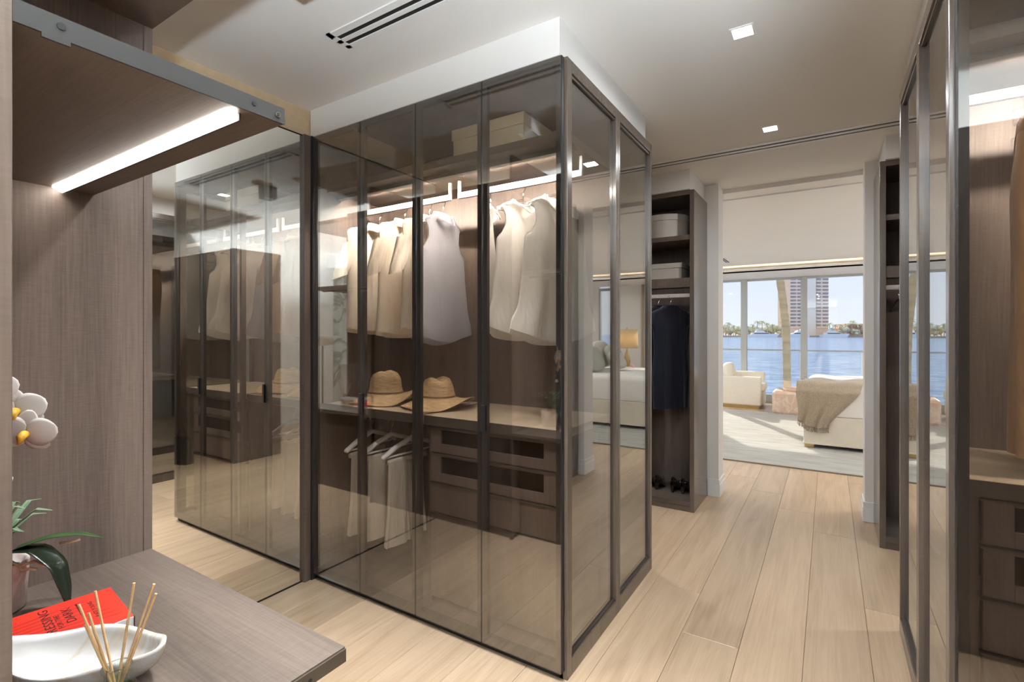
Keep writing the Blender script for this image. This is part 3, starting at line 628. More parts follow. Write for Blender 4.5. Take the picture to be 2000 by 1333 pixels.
wear(blo2, -1.09, R(-15), 'white V-neck sleeveless blouse nearest the glass corner', g1, 'clear hanger of the white V-neck blouse')

# long skirts on white hangers on the low rail
def make_skirt(m, label, seed):
    t = thing('pleated_trousers', (0, 0, 0), label, 'trousers', 'trousers on the low rail')
    for s in (-1, 1):
        obj('trouser_leg', shift(tube_cloth([(0, 0.060, 0.004), (0.06, 0.062, 0.013), (0.5, 0.066, 0.018), (1, 0.085, 0.022)], 0.44, n=40, rows=20, amp=0.010, k=5, seed=seed + s), 0.07 * s - 0.10 + 0.06, 0.012 * s, -0.21), m, t, smooth=True, local=True)
    obj('fold_over_bar', shift(MB().tube([(-0.17, 0, 0), (0.10, 0, 0)], 0.014, 10, flat=1.2), 0, 0, -0.208), m, t, smooth=True, local=True)
    return t
sk = make_skirt(BEIGEC, 'x', 21)
for x, a, lb_, hb in ((-2.28, R(4), 'beige pleated trousers nearest the mirror on the low rail', 'white hanger nearest the mirror on the low rail'), (-2.12, R(-3), 'beige pleated trousers in the middle of the low rail', 'white hanger in the middle of the low rail'), (-1.96, R(-5), 'beige pleated trousers nearest the partition on the low rail', 'white hanger nearest the partition on the low rail')):
    wear(sk, x, a, lb_, 'trousers on the low rail', hb, hang_white, 2.05, 0.9155)

# straw hats, storage boxes
STRAW = mat('woven_straw', (0.52, 0.34, 0.17), 0.7, noise=0.22, nscale=30, bump=0.5, bscale=60, stretch=(1, 1, 5))
STRAWD = mat('straw_cord', (0.30, 0.19, 0.09), 0.7, noise=0.2, nscale=60)
def make_hat(label, group, loc, rz, k, tall):
    t = thing('straw_hat', loc, label, 'hat', group, rz)
    z = tall
    prof = [(0.0, z - 0.018), (0.03, z - 0.014), (0.055, z - 0.002), (0.075, z - 0.008), (0.088, z - 0.035), (0.095, 0.09), (0.101, 0.064), (0.104, 0.056)]
    obj('crown', MB().lathe(prof[::-1], seg=40, sx=1.0, sy=0.86, wob=lambda a, r, zz: (-0.012 * math.cos(2 * a) * (1 if r < 0.08 and zz > 0.08 else 0), 0)), STRAW, t, smooth=True, local=True, solid=0.003)
    def brim(u, v):
        a = 2 * PI * u; r = 0.102 + 0.112 * v
        zz = 0.058 - 0.052 * v ** 0.9 + k * 0.095 * v ** 1.3 * max(0, math.cos(a - 0.35)) ** 2 + 0.008 * v * math.sin(3 * a + 1)
        return (math.cos(a) * r, math.sin(a) * r * 0.88, max(0.004, zz))
    obj('brim', MB().grid(brim, 48, 9, close_u=True), STRAW, t, smooth=True, local=True, solid=0.003)
    obj('cord_band', MB().tube([(math.cos(2 * PI * q / 40) * 0.1035, math.sin(2 * PI * q / 40) * 0.0895, 0.066) for q in range(41)], 0.003, 6), STRAWD, t, smooth=True, local=True)
    obj('cord_knot', MB().tube([(-0.06, -0.085, 0.046), (-0.075, -0.105, 0.03), (-0.055, -0.115, 0.022), (-0.045, -0.10, 0.038), (-0.06, -0.12, 0.012)], 0.0025, 6), STRAWD, t, smooth=True, local=True)
    return t
make_hat('tall straw sun hat with an upturned brim, nearer the mirror', 'straw hats on the wardrobe counter', (-2.19, 2.075, 0.990), R(15), 1.0, 0.175)
make_hat('lower straw sun hat with a wide brim, behind the black upright', 'straw hats on the wardrobe counter', (-1.815, 2.10, 0.990), R(-5), 0.55, 0.155)
BOXC = mat('cream_box_card', (0.66, 0.55, 0.38), 0.6, noise=0.03, nscale=20, bump=0.05, bscale=90)
BOXG = mat('grey_box_card', (0.52, 0.47, 0.41), 0.6, noise=0.03, nscale=20, bump=0.05, bscale=90)
def lidded_box(name, label, cat, x0, x1, y0, y1, z0, z1, lid, m, group=None):
    t = thing(name, ((x0 + x1) / 2, (y0 + y1) / 2, z0), label, cat, group)
    obj('box_body', B(x0, x1, y0, y1, z0, z1 - lid), m, t, bevel=0.002)
    obj('lid', B(x0 - 0.006, x1 + 0.006, y0 - 0.006, y1 + 0.006, z1 - lid, z1), m, t, bevel=0.002)
    return t
lidded_box('storage_box', 'long cream lidded box on top shelf of the glass wardrobe', 'box', -1.625, -1.205, 2.00, 2.34, 2.250, 2.435, 0.055, BOXC)
lidded_box('storage_box', 'small beige lidded box on middle shelf of the open closet', 'box', -1.26, -1.00, 4.12, 4.42, 1.830, 1.965, 0.04, BOXG)
hb = thing('hat_box', (-1.16, 4.27, 2.165), 'round pale grey hat box on upper shelf of the open closet', 'hat box')
obj('box_body', MB().lathe([(0.185, 0), (0.185, 0.15)], (-1.16, 4.27, 2.165), 48), BOXG, hb, smooth=False, bevel=0.002)
obj('lid', MB().lathe([(0.191, 0.15), (0.191, 0.195), (0.186, 0.200)], (-1.16, 4.27, 2.165), 48), BOXG, hb, bevel=0.002)
for x, lb_ in ((-2.2, 'pale lidded box at the wall end of the open closet'), (-1.95, 'beige lidded box beside the hat box')): lidded_box('storage_box', lb_, 'box', x - 0.11, x + 0.11, 4.12, 4.40, 2.165, 2.30, 0.04, BOXC)

# navy dresses in the open closet, bare hangers opposite
def make_dress(label, seed):
    t = thing('navy_dress', (0, 0, 0), label, 'dress', 'navy dresses in the open closet')
    prof = [(0, 0.06, 0.04), (0.02, 0.085, 0.045), (0.075, 0.19, 0.026), (0.11, 0.215, 0.03), (0.19, 0.205, 0.034), (0.22, 0.17, 0.036), (0.45, 0.16, 0.036), (0.7, 0.175, 0.04), (1, 0.165, 0.042)]
    obj('body', shift(tube_cloth(prof, 0.86, seed=seed, amp=0.007), 0, 0, -0.095), NAVY, t, smooth=True, local=True)
    obj('neckband', shift(MB().tube([(0.064 * math.cos(2 * PI * k / 24), 0.046 * math.sin(2 * PI * k / 24), -0.005) for k in range(25)], 0.005, 6), 0, 0, -0.095), NAVY, t, smooth=True, local=True)
    obj('neck_label', shift(MB().box(-0.014, 0.014, 0.030, 0.032, -0.045, -0.012), 0, 0, -0.095), PEARL, t, local=True)
    return t
dr = make_dress('x', 31)
CRZ = 1.7235
for x, a, lb_ in ((-1.115, R(-38), 'navy cap sleeve dress hanging nearest the closet side panel'), (-1.215, R(-30), 'navy dress hanging just behind the front one'), (-1.36, R(-20), 'navy dress deepest in the open closet')):
    hang(hang_clear, (x, 4.2335, CRZ), R(90) + a, 'clear hanger of the ' + lb_.split(' hanging')[0] + {'-1.115': ' at the front', '-1.215': ' second in line', '-1.36': ' at the back'}[str(x)], 'clear hangers in the open closets')
    hang(dr, (x, 4.2335, CRZ), R(90) + a, lb_, 'navy dresses in the open closet')
wireh = make_hanger(CHROME, 'x', 'x', half=0.17, rad=0.0028)
for x, a, lb_ in ((0.40, R(10), 'bare chrome hanger nearest the doorway closet panel'), (0.47, R(-14), 'bare chrome hanger second along the doorway closet rail'), (0.56, R(5), 'bare chrome hanger third along the doorway closet rail')):
    hang(wireh, (x, 4.2335, CRZ), R(90) + a, lb_, 'bare hangers in the doorway closet')

# shoes
PATENT = mat('dark_leather', (0.02, 0.014, 0.012), 0.3, noise=0.1)
COPPER = mat('copper_leather', (0.62, 0.30, 0.13), 0.25, metal=0.5, noise=0.1)
NUDE = mat('nude_leather', (0.60, 0.48, 0.38), 0.35, noise=0.06)
def make_shoe(m, name='pump_shoe'):
    t = thing(name, (0, 0, 0), 'x', 'shoe')
    def fn(u, v):
        a = 2 * PI * u; L_ = 0.24; y = -0.12 + L_ * v
        w = 0.038 * (math.sin(PI * min(1, max(0.02, v * 0.98 + 0.01))) ** 0.5) * (0.8 + 0.25 * math.sin(PI * (1 - v)))
        base = 0.055 * smoothstep(0.35, 0.95, v); top = 0.035 + 0.035 * smoothstep(0.3, 0.9, v) + 0.01 * (1 - v)
        z = base + (top if math.sin(a) > 0 else 0.0) * abs(math.sin(a)) ** 0.6
        return (math.cos(a) * w, y, z + 0.002)
    obj('upper', MB().grid(fn, 20, 18, close_u=True), m, t, smooth=True, local=True)
    obj('heel', MB().tube([(0, 0.095, 0.056), (0, 0.10, 0.0)], [0.020, 0.009], 10), m, t, local=True)
    obj('insole', MB().grid(lambda u, v: ((u - 0.5) * 0.045, 0.0 + 0.10 * v, 0.052 + 0.042 * v), 4, 6), NUDE, t, smooth=True, local=True, solid=0.002)
    return t
shA, shB, shC = make_shoe(PATENT), make_shoe(COPPER), make_shoe(NUDE)
for k, x in enumerate((-1.30, -1.22, -1.09, -1.01)):
    hang(shA, (x, 4.30, 0.080), R(180), ['black pump, far left on the closet floor', 'black pump, second from the left on the closet floor', 'black pump, third from the left on the closet floor', 'black pump nearest the side panel on the closet floor'][k], 'dark pumps on the closet floor')
# shoe shelves in the right wardrobe (seen in the mirror)
rack = thing('shoe_rack', (1.5, 2.2, 0.990), 'dark wood shoe rack of three shelves on the wardrobe counter', 'shoe rack')
for z in (1.17, 1.36, 1.55): obj('shelf', B(1.13, 1.86, 2.10, 2.375, z, z + 0.018), WOODT, rack)
for x in (1.13, 1.842): obj('upright', B(x, x + 0.018, 2.08, 2.375, 0.9905, 1.62), WOODT, rack)
kinds = [(shB, 'copper'), (shC, 'nude'), (shA, 'black')]
for r_, z in enumerate((1.188, 1.378, 1.568)):
    for c_ in range(4):
        p, nm = kinds[(r_ + c_ // 2) % 3]
        hang(p, (1.22 + c_ * 0.15, 2.22, z + 0.001), R(180), '%s pump on the %s shoe shelf, %s' % (nm, ('lowest', 'middle', 'top')[r_], ('first of four', 'second of four', 'third of four', 'last of four')[c_]), 'pumps on the shoe rack')

# right wardrobe clothes: brown trousers by the glass, two blouses further in
def make_trousers(label):
    t = thing('brown_trousers', (0, 0, 0), label, 'trousers')
    obj('waistband', shift(tube_cloth([(0, 0.175, 0.020), (1, 0.180, 0.024)], 0.05, n=40, rows=4, amp=0.0), 0, 0, -0.14), TAN, t, smooth=True, local=True, solid=0.003)
    for s in (-1, 1):
        obj('trouser_leg', shift(tube_cloth([(0, 0.090, 0.022), (0.15, 0.098, 0.034), (0.5, 0.08, 0.03), (1, 0.085, 0.03)], 0.92, n=44, rows=26, amp=0.008, k=5, seed=40 + s), 0.09 * s, 0, -0.185), TAN, t, smooth=True, local=True)
    for x in (-0.12, 0.0, 0.12): obj('belt_loop', shift(MB().box(x - 0.005, x + 0.005, -0.030, -0.026, -0.056, 0.004), 0, 0, -0.14), TAN, t, local=True)
    obj('waist_button', shift(MB().disc((0.02, -0.030, -0.025), 0.008, 'y', 0.004), 0, 0, -0.14), CHROME, t, local=True)
    return t
tr = make_trousers('brown wool trousers hanging in the wardrobe at the picture edge')
tr.location = (0.505, RAILY, RAILZ); tr.rotation_euler = (0, 0, R(78))
cliph = thing('clip_hanger', (0.505, RAILY, RAILZ), 'clear clip hanger holding the brown trousers', 'hanger', None, R(78))
obj('hook', MB().tube([(x, y, z - 0.10) for x, y, z in hook_pts()], 0.0025, 6), CHROME, cliph, smooth=True, local=True)
obj('clip_bar', MB().box(-0.19, 0.19, -0.009, 0.009, -0.125, -0.098), CLEAR, cliph, local=True, bevel=0.003)
for s in (-1, 1): obj('clip', MB().box(s * 0.15 - 0.012, s * 0.15 + 0.012, -0.03, 0.03, -0.160, -0.115), CLEAR, cliph, local=True, bevel=0.003)
for x, p, lb_, hl in ((0.95, blo, 'white sleeveless blouse in the mirrored wardrobe, next to the trousers', 'clear hanger of the mirrored white blouse'), (1.25, slv, 'sheer grey blouse in the mirrored wardrobe above the shoe rack', 'clear hanger of the mirrored grey blouse'), (1.5, polo, 'cream shirt in the mirrored wardrobe above the shoe rack', 'clear hanger of the mirrored cream shirt')):
    wear(p, x, R(5), lb_, 'tops in the mirrored wardrobe', hl)
lidded_box('storage_box', 'cream lidded box on top shelf of the wardrobe at the picture edge', 'box', 0.62, 0.98, 2.02, 2.34, 2.250, 2.42, 0.05, BOXC)

# black bag on the floor (seen reflected)
BAG = mat('black_bag_leather', (0.012, 0.012, 0.013), 0.35, noise=0.1, bump=0.3, bscale=80)
bag = thing('tote_bag', (0.9, 0.92, 0), 'black leather tote bag standing on the floor, seen reflected', 'bag')
obj('bag_body', MB().grid(lambda u, v: (0.9 + math.cos(2 * PI * u) * 0.17 * (1 - 0.25 * v * v), 0.92 + math.sin(2 * PI * u) * 0.09 * (1 - 0.3 * v), 0.26 * v), 28, 10, close_u=True), BAG, bag, smooth=True, solid=0.004)
obj('bag_base', MB().lathe([(0.17, 0.0), (0.17, 0.01)], (0.9, 0.92, 0), 28, 1, 0.53), BAG, bag)
obj('handle', MB().tube([(0.9 + 0.09 * math.cos(PI * k / 10), 0.92, 0.25 + 0.12 * math.sin(PI * k / 10)) for k in range(11)], 0.007, 8), BAG, bag, smooth=True)

# ------------------------------------------------------------------ things on the desk
RED = mat('red_cover', (0.62, 0.028, 0.014), 0.35, noise=0.05, nscale=6, coat=0.3)
REDD = mat('dark_red_print', (0.33, 0.015, 0.010), 0.4, noise=0.1)
INK = mat('black_ink', (0.03, 0.006, 0.006), 0.6, noise=0.05)
PAPER = mat('white_spine', (0.82, 0.80, 0.77), 0.4, noise=0.02)
DZ = 0.720
bk = thing('book', (-1.46, 0.36, DZ), 'red fashion book lying flat on the desk ledge', 'book', None, R(-7))
def lb(*a): return MB().box(*a)
obj('cover', MB().box(-0.105, 0.100, -0.155, 0.155, 0.027, 0.031).box(-0.105, 0.100, -0.155, 0.155, 0.0, 0.004), RED, bk, local=True, bevel=0.0008)
obj('pages', lb(-0.102, 0.094, -0.152, 0.152, 0.004, 0.027), PAPER, bk, local=True)
sp = obj('spine', lb(0.0945, 0.101, -0.155, 0.155, 0.0, 0.0305), PAPER, bk, local=True, bevel=0.0008)
obj('spine_edge', MB().box(0.0955, 0.1018, 0.1545, 0.1565, 0.0, 0.031).box(0.0955, 0.1018, -0.15, 0.155, -0.0, 0.0014), INK, sp, local=True)
def text(name, body, size, m, parent, loc, rot, ext=0.0002, align='LEFT', sx=1.0, width=None):
    c = bpy.data.curves.new(name, 'FONT'); c.body = body; c.size = size; c.extrude = ext; c.align_x = align; c.resolution_u = 3
    tmp = bpy.data.objects.new(name, c); me = bpy.data.meshes.new_from_object(tmp); bpy.data.objects.remove(tmp); me.materials.clear(); me.materials.append(m); o = bpy.data.objects.new(name, me); COL.objects.link(o); o.parent = parent; o.location = loc; o.rotation_euler = rot
    if width: sx = width / max(v.co.x for v in me.vertices)
    o.scale = (sx, 1, 1); return o
# reading direction -x, letter tops towards -y
TR = (0, 0, R(180))
text('title', 'DRESSING', 0.0245, INK, bk, (0.070, 0.033, 0.0313), TR, width=0.158)
text('title', 'FOR THE', 0.0135, INK, bk, (0.036, 0.046, 0.0313), TR, width=0.075)
text('title', 'DARK', 0.0245, INK, bk, (0.022, 0.069, 0.0313), TR, width=0.085)
text('subtitle', 'FROM THE SILVER SCREEN TO THE RED CARPET', 0.006, INK, bk, (0.055, 0.083, 0.0313), TR, width=0.125)
text('author', 'KATE YOUNG', 0.012, INK, bk, (0.038, 0.108, 0.0313), TR, width=0.095)
# pleated gown print: a fan of long thin dark blades on the cover
fan = MB()
for k in range(7):
    y0 = -0.15; y1 = 0.10 + 0.006 * k; xa = 0.02 + 0.010 * k - 0.05; xb = -0.075 + 0.022 * k
    fan.add([(xa, y0, 0.03115), (xa + 0.004, y0, 0.03115), (xb + 0.006, y1, 0.03115), (xb, y1 + 0.012, 0.03115)], [(0, 1, 2, 3)])
obj('gown_print', fan, REDD, bk, local=True)
text('publisher', 'ASSOULINE', 0.0125, INK, sp, (0.1012, 0.098, 0.0115), (R(90), 0, R(90)), width=0.046)
obj('spine_mark', MB().add([(0.1013, 0.080, 0.008), (0.1013, 0.083, 0.008), (0.1013, 0.091, 0.024), (0.1013, 0.089, 0.024)], [(0, 1, 2, 3)]), INK, sp, local=True)

ALAB = marble('white_onyx', (0.56, 0.56, 0.55), (0.50, 0.44, 0.36), 5.0, 0.18)
def dish_mb():
    L_, Wd, H = 0.165, 0.080, 0.060
    def leaf(a):                       # pointed leaf outline with a gently wavy rim
        c, s_ = math.cos(a), math.sin(a)
        return L_ * math.copysign(abs(c) ** 1.0, c), Wd * s_ * (1 - 0.45 * abs(c) ** 3)
    def outer(u, v):
        a = 2 * PI * u; x, y = leaf(a); k = 0.28 + 0.72 * math.sin(v * PI / 2) ** 0.8
        z = H * (1 - math.cos(v * PI / 2)) * (1 + 0.25 * abs(math.cos(a)) ** 3) + 0.004 * math.sin(5 * a) * v
        return (x * k, y * k, max(0.0, z))
    def inner(u, v):
        a = 2 * PI * u; x, y = leaf(a); v2 = 1 - v; k = (0.25 + 0.72 * math.sin(v2 * PI / 2) ** 0.8) * 0.955
        z = H * (1 - math.cos(v2 * PI / 2)) * (1 + 0.25 * abs(math.cos(a)) ** 3) + 0.004 * math.sin(5 * a) * v2
        return (x * k, y * k, max(0.008, z + 0.002 * (1 - v)))
    def both(u, v):
        return outer(u, v * 2) if v <= 0.5 else inner(u, (v - 0.5) * 2)
    mb = MB().grid(both, 64, 27, close_u=True); n = 64
    mb.f.append(tuple(range(n))[::-1]); mb.f.append(tuple(26 * n + k for k in range(n))); return mb
dish = tag(obj('leaf_dish', dish_mb(), ALAB, None, smooth=True, local=True), 'white alabaster leaf-shaped dish on the desk in front of the book', 'dish')
dish.location = (-1.235, 0.372, DZ + 0.0005); dish.rotation_euler = (0, 0, R(33))

BOTG = pane_mat('bottle_glass', (0.90, 0.94, 0.90), 0.07)
OILG = mat('amber_oil', (0.75, 0.72, 0.30), 0.05, trans=0.85)
REED = mat('rattan_reed', (0.62, 0.40, 0.20), 0.6, noise=0.15, nscale=60)
dcx, dcy = -1.065, 0.372
df = thing('reed_diffuser', (dcx, dcy, DZ), 'glass reed diffuser bottle with seven rattan sticks on the desk', 'diffuser')
obj('bottle', MB().lathe([(0.030, 0.0), (0.032, 0.004), (0.032, 0.045), (0.026, 0.055), (0.018, 0.062), (0.018, 0.080), (0.023, 0.084), (0.023, 0.089), (0.015, 0.089), (0.015, 0.062), (0.024, 0.052), (0.029, 0.044), (0.029, 0.006)], (dcx, dcy, DZ), 32), BOTG, df, smooth=True)
obj('fragrance_oil', MB().lathe([(0.0, 0.0065), (0.0285, 0.0065), (0.0285, 0.030), (0.0, 0.030)], (dcx, dcy, DZ), 28), OILG, df, smooth=False)
for k, (ax, ay, ln) in enumerate(((-0.062, -0.040, 0.20), (-0.045, -0.038, 0.185), (-0.038, 0.000, 0.222), (0.028, 0.025, 0.235), (0.060, 0.055, 0.232), (0.064, 0.050, 0.215), (-0.050, -0.046, 0.165))):
    # lean in the picture's left-right direction (along the camera's right vector)
    rx, ry = 0.8446 * (ax) , 0.5354 * (ax)
    obj('reed', MB().tube([(dcx - rx * 0.18 + 0.002 * k - 0.006, dcy - ry * 0.18, DZ + 0.012), (dcx + rx, dcy + ry + ay * 0.1, DZ + ln)], 0.0022, 7), REED, df)

# orchid in a marble pot
POTM = marble('pink_marble', (0.72, 0.66, 0.62), (0.60, 0.46, 0.42), 6.0, 0.3)
LEAFG = mat('orchid_leaf', (0.030, 0.075, 0.020), 0.35, noise=0.25, nscale=12, coat=0.2)
LEAFD = mat('dark_leaf', (0.012, 0.018, 0.010), 0.25, noise=0.2, nscale=10, coat=0.3)
LEAFS = mat('spiky_leaf', (0.16, 0.24, 0.14), 0.5, noise=0.2, nscale=14)
ROOT = mat('air_root', (0.66, 0.57, 0.36), 0.6, noise=0.15, nscale=60)
PETAL = cloth('white_petal', (0.88, 0.84, 0.80), 0.35, bump=0.05)
LIP = mat('yellow_lip', (0.78, 0.42, 0.04), 0.5, noise=0.25, nscale=60)
SOIL = mat('bark_soil', (0.06, 0.04, 0.025), 0.9, noise=0.4, nscale=50, bump=0.5)
ox, oy = -1.713, 0.352
orc = thing('potted_orchid', (ox, oy, DZ), 'white orchid in a pale marble pot on the desk ledge', 'plant')
pot = obj('pot', MB().lathe([(0.050, 0.0), (0.056, 0.004), (0.062, 0.115), (0.060, 0.118), (0.054, 0.116), (0.050, 0.095)], (ox, oy, DZ), 40), POTM, orc, smooth=True)
obj('soil', MB().lathe([(0.0, 0.100), (0.054, 0.098), (0.052, 0.090), (0, 0.09)], (ox, oy, DZ), 24), SOIL, pot)
def leaf_blade(pts, width, m, name='leaf', camber=0.15):
    pts = [Vector(p) for p in pts]; n = len(pts); side0 = None
    def fn(u, v):
        q = v * (n - 1); i = min(int(q), n - 2); f = q - i; p = pts[i].lerp(pts[i + 1], f); d = (pts[i + 1] - pts[i]).normalized()
        s_ = d.cross(Vector((0, 0, 1))); s_ = s_.normalized() if s_.length > 1e-4 else Vector((1, 0, 0)); up = s_.cross(d)
        w = width * math.sin(PI * (0.08 + 0.9 * v) ** 0.8) ** 0.7; x = (u - 0.5) * 2
        return tuple(p + s_ * (x * w) + up * (camber * w * (x * x)))
    return obj(name, MB().grid(fn, 7, 22), m, orc, smooth=True, solid=0.0015)
ct = (ox, oy, DZ + 0.105)
# picture right is (0.845, 0.535); leaves arch that way over the desk
leaf_blade([ct, (ox + 0.035, oy + 0.022, DZ + 0.150), (ox + 0.085, oy + 0.058, DZ + 0.150), (ox + 0.125, oy + 0.082, DZ + 0.115), (ox + 0.142, oy + 0.092, DZ + 0.055), (ox + 0.150, oy + 0.097, DZ + 0.012)], 0.026, LEAFD)
leaf_blade([ct, (ox + 0.03, oy + 0.03, DZ + 0.150), (ox + 0.075, oy + 0.085, DZ + 0.170), (ox + 0.11, oy + 0.135, DZ + 0.168), (ox + 0.13, oy + 0.17, DZ + 0.150)], 0.017, LEAFG)
leaf_blade([ct, (ox - 0.02, oy - 0.03, DZ + 0.15), (ox - 0.03, oy - 0.08, DZ + 0.14), (ox - 0.03, oy - 0.12, DZ + 0.10)], 0.024, LEAFG)
rs = random.Random(5)
for k in range(22):
    a = rs.uniform(-1.6, 2.4); l = rs.uniform(0.07, 0.135); r0 = rs.uniform(0.025, 0.075)
    leaf_blade([(ox + 0.01, oy + 0.005, DZ + 0.13), (ox + 0.01 + math.cos(a) * r0 * 0.5, oy + math.sin(a) * r0 * 0.5, DZ + 0.13 + l * 0.6), (ox + 0.01 + math.cos(a) * r0 * 1.2, oy + math.sin(a) * r0 * 1.2, DZ + 0.13 + l * 0.95), (ox + 0.01 + math.cos(a) * r0 * 1.7, oy + math.sin(a) * r0 * 1.7, DZ + 0.13 + l * 0.9)], 0.0075, LEAFS, 'spiky_leaf', 0.35)
for pts in ([(0.02, 0.0, 0.108), (0.045, 0.02, 0.125), (0.065, 0.03, 0.115), (0.085, 0.05, 0.125), (0.105, 0.06, 0.118), (0.115, 0.068, 0.113)], [(0.06, 0.03, 0.118), (0.068, 0.032, 0.104), (0.08, 0.045, 0.108), (0.095, 0.052, 0.107)], [(0.08, 0.10, 0.150), (0.095, 0.115, 0.150), (0.115, 0.13, 0.157)]):
    obj('air_root', MB().tube([(ox + p[0], oy + p[1], DZ + p[2]) for p in pts], 0.0035, 8), ROOT, orc, smooth=True)
stem = [(ox - 0.01, oy - 0.01, DZ + 0.10), (ox - 0.02, oy - 0.03, DZ + 0.25), (ox - 0.01, oy - 0.035, DZ + 0.42), (ox + 0.02, oy - 0.01, DZ + 0.52), (ox + 0.06, oy + 0.02, DZ + 0.50)]
obj('flower_stem', MB().tube(stem, [0.004, 0.0035, 0.003, 0.0025, 0.002], 8), LEAFG, orc, smooth=True)
def flower(c, face, size, roll=0.0):
    """moth orchid flower: two broad petals, three sepals, a yellow lip"""
    n = Vector(face).normalized(); s_ = n.cross(Vector((0, 0, 1))).normalized(); up = s_.cross(n)
    if roll: q = Matrix.Rotation(roll, 3, n); s_ = q @ s_; up = q @ up
    c = Vector(c); fl = None
    def petal(ang, length, width, lift):
        d = s_ * math.cos(ang) + up * math.sin(ang); e = n.cross(d)
        def fn(u, v):
            w = width * math.sin(PI * min(0.985, 0.10 + 0.88 * v)) ** 0.62; x = (u - 0.5) * 2
            return tuple(c + d * (length * v) + e * (x * w) + n * (lift + 0.18 * length * (v - v * v * 1.3) - 0.10 * w * x * x))
        return MB().grid(fn, 9, 12)
    nonlocal_first = True
    for ang, l_, w_, z_ in ((R(90), 0.95, 0.36, -0.002), (R(215), 0.92, 0.36, -0.002), (R(325), 0.92, 0.36, -0.002), (R(12), 1.0, 0.58, 0.001), (R(168), 1.0, 0.58, 0.001)):
        mb = petal(ang, size * l_, size * w_, z_)
        if fl is None: fl = obj('flower', mb, PETAL, orc, smooth=True, solid=0.0008)
        else: obj('petal', mb, PETAL, fl, smooth=True, solid=0.0008)
    lipm = MB().tube([c + n * 0.004, c + n * (size * 0.35) - up * size * 0.06, c + n * (size * 0.42) - up * size * 0.30], [size * 0.16, size * 0.15, size * 0.04], 12)
    obj('lip', lipm, LIP, fl, smooth=True)
flower((ox + 0.070, oy + 0.022, 1.212), (0.78, -0.42, -0.02), 0.058, 0.15)
flower((ox + 0.088, oy + 0.034, 1.158), (0.75, -0.50, -0.10), 0.060, -0.15)
flower((ox + 0.055, oy - 0.020, 1.265), (0.8, -0.4, 0.1), 0.052, 0.1)
flower((ox + 0.030, oy - 0.07, 1.22), (0.5, -0.8, 0.0), 0.05, 0.3)
obj('flower_bud', MB().lathe([(0, -0.012), (0.009, -0.006), (0.011, 0.002), (0.006, 0.012), (0, 0.015)], (ox + 0.062, oy + 0.008, 1.05), 14), PETAL, orc, smooth=True)

# ------------------------------------------------------------------ bedroom shell: window wall, cove, side walls
struct('wall_bedroom_left', B(BXL - 0.12, BXL, YD1, YW + 0.2, 0, BZ), WHITE)
struct('wall_bedroom_right', B(BXR, BXR + 0.12, YD1, YW + 0.2, 0, BZ), WHITE)
struct('wall_bedroom_far', MB().box(1.55, 2.46, YW, YW + 0.18, 0, 2.52).box(2.88, BXR, YW, YW + 0.18, 0, 2.52).box(2.46, 2.88, YW, YW + 0.18, 0, 0.25).box(BXL, BXR, YW, YW + 0.18, 2.52, BZ), WHITE)
cove = struct('trim_8', MB().box(BXL, BXR, 10.0, YW, 2.50, 2.525).box(BXL, BXR, 10.0, 10.02, 2.50, 2.575), CEIL)
obj('cove_light', B(BXL + 0.05, BXR - 0.05, 10.05, 10.065, 2.526, 2.540), LEDWARM, cove)
FRAME = mat('window_aluminium', (0.42, 0.44, 0.44), 0.4, metal=0.2, noise=0.02)
wx = [BXL, -3.70, -2.56, -1.48, -0.405, 0.67, 1.55]
fr = MB().box(BXL, 1.55, YW, YW + 0.10, 0.0, 0.145).box(BXL, 1.55, YW, YW + 0.10, 2.46, 2.52)
w1 = struct('window_1', fr, FRAME)
for x in wx[1:-1]:
    obj('mullion', B(x - 0.056, x + 0.056, YW - 0.02, YW + 0.12, 0.10, 2.50), FRAME, w1, bevel=0.004)
for a, b in zip(wx[:-1], wx[1:]):
    obj('pane', B(a + (0.056 if a > BXL else 0), b - (0.056 if b < 1.5 else 0), YW + 0.045, YW + 0.053, 0.145, 2.46), GLASSW, w1)
w3 = struct('window_3', MB().box(2.46, 2.50, YW + 0.02, YW + 0.10, 0.25, 2.46).box(2.84, 2.88, YW + 0.02, YW + 0.10, 0.25, 2.46).box(2.50, 2.84, YW + 0.02, YW + 0.10, 0.25, 0.31).box(2.50, 2.84, YW + 0.02, YW + 0.10, 2.40, 2.46), FRAME)
obj('pane', B(2.50, 2.84, YW + 0.055, YW + 0.063, 0.31, 2.40), GLASSW, w3)
v2 = thing('linear_air_vent', (-1.48, 9.1, BZ), 'short two-slot air vent in the bedroom ceiling', 'air vent')
obj('vent_frame', B(-1.53, -1.43, 8.80, 9.40, BZ - 0.005, BZ), TRIM, v2)
for x in (-1.51, -1.475): obj('slot', B(x, x + 0.018, 8.82, 9.38, BZ - 0.008, BZ - 0.004), BLACKG, v2)
CURT = cloth('ivory_curtain', (0.78, 0.72, 0.62), 0.4)
def curtain(x0, x1, y, label):
    def fn(u, v):
        return (x0 + (x1 - x0) * u, y + 0.035 * math.sin(u * 2 * PI * 6) + 0.008 * math.sin(u * 40 + v * 3), 0.02 + 2.475 * (1 - v))
    t = obj('curtain', MB().grid(fn, 90, 8), CURT, None, smooth=True, solid=0.003)
    return tag(t, label, 'curtain', 'ivory bedroom curtains')
curtain(1.36, 1.80, 11.16, 'ivory floor length curtain beside the bed lamp, seen reflected'); curtain(-4.1, -3.6, 11.16, 'ivory curtain at the far left end of the window wall')

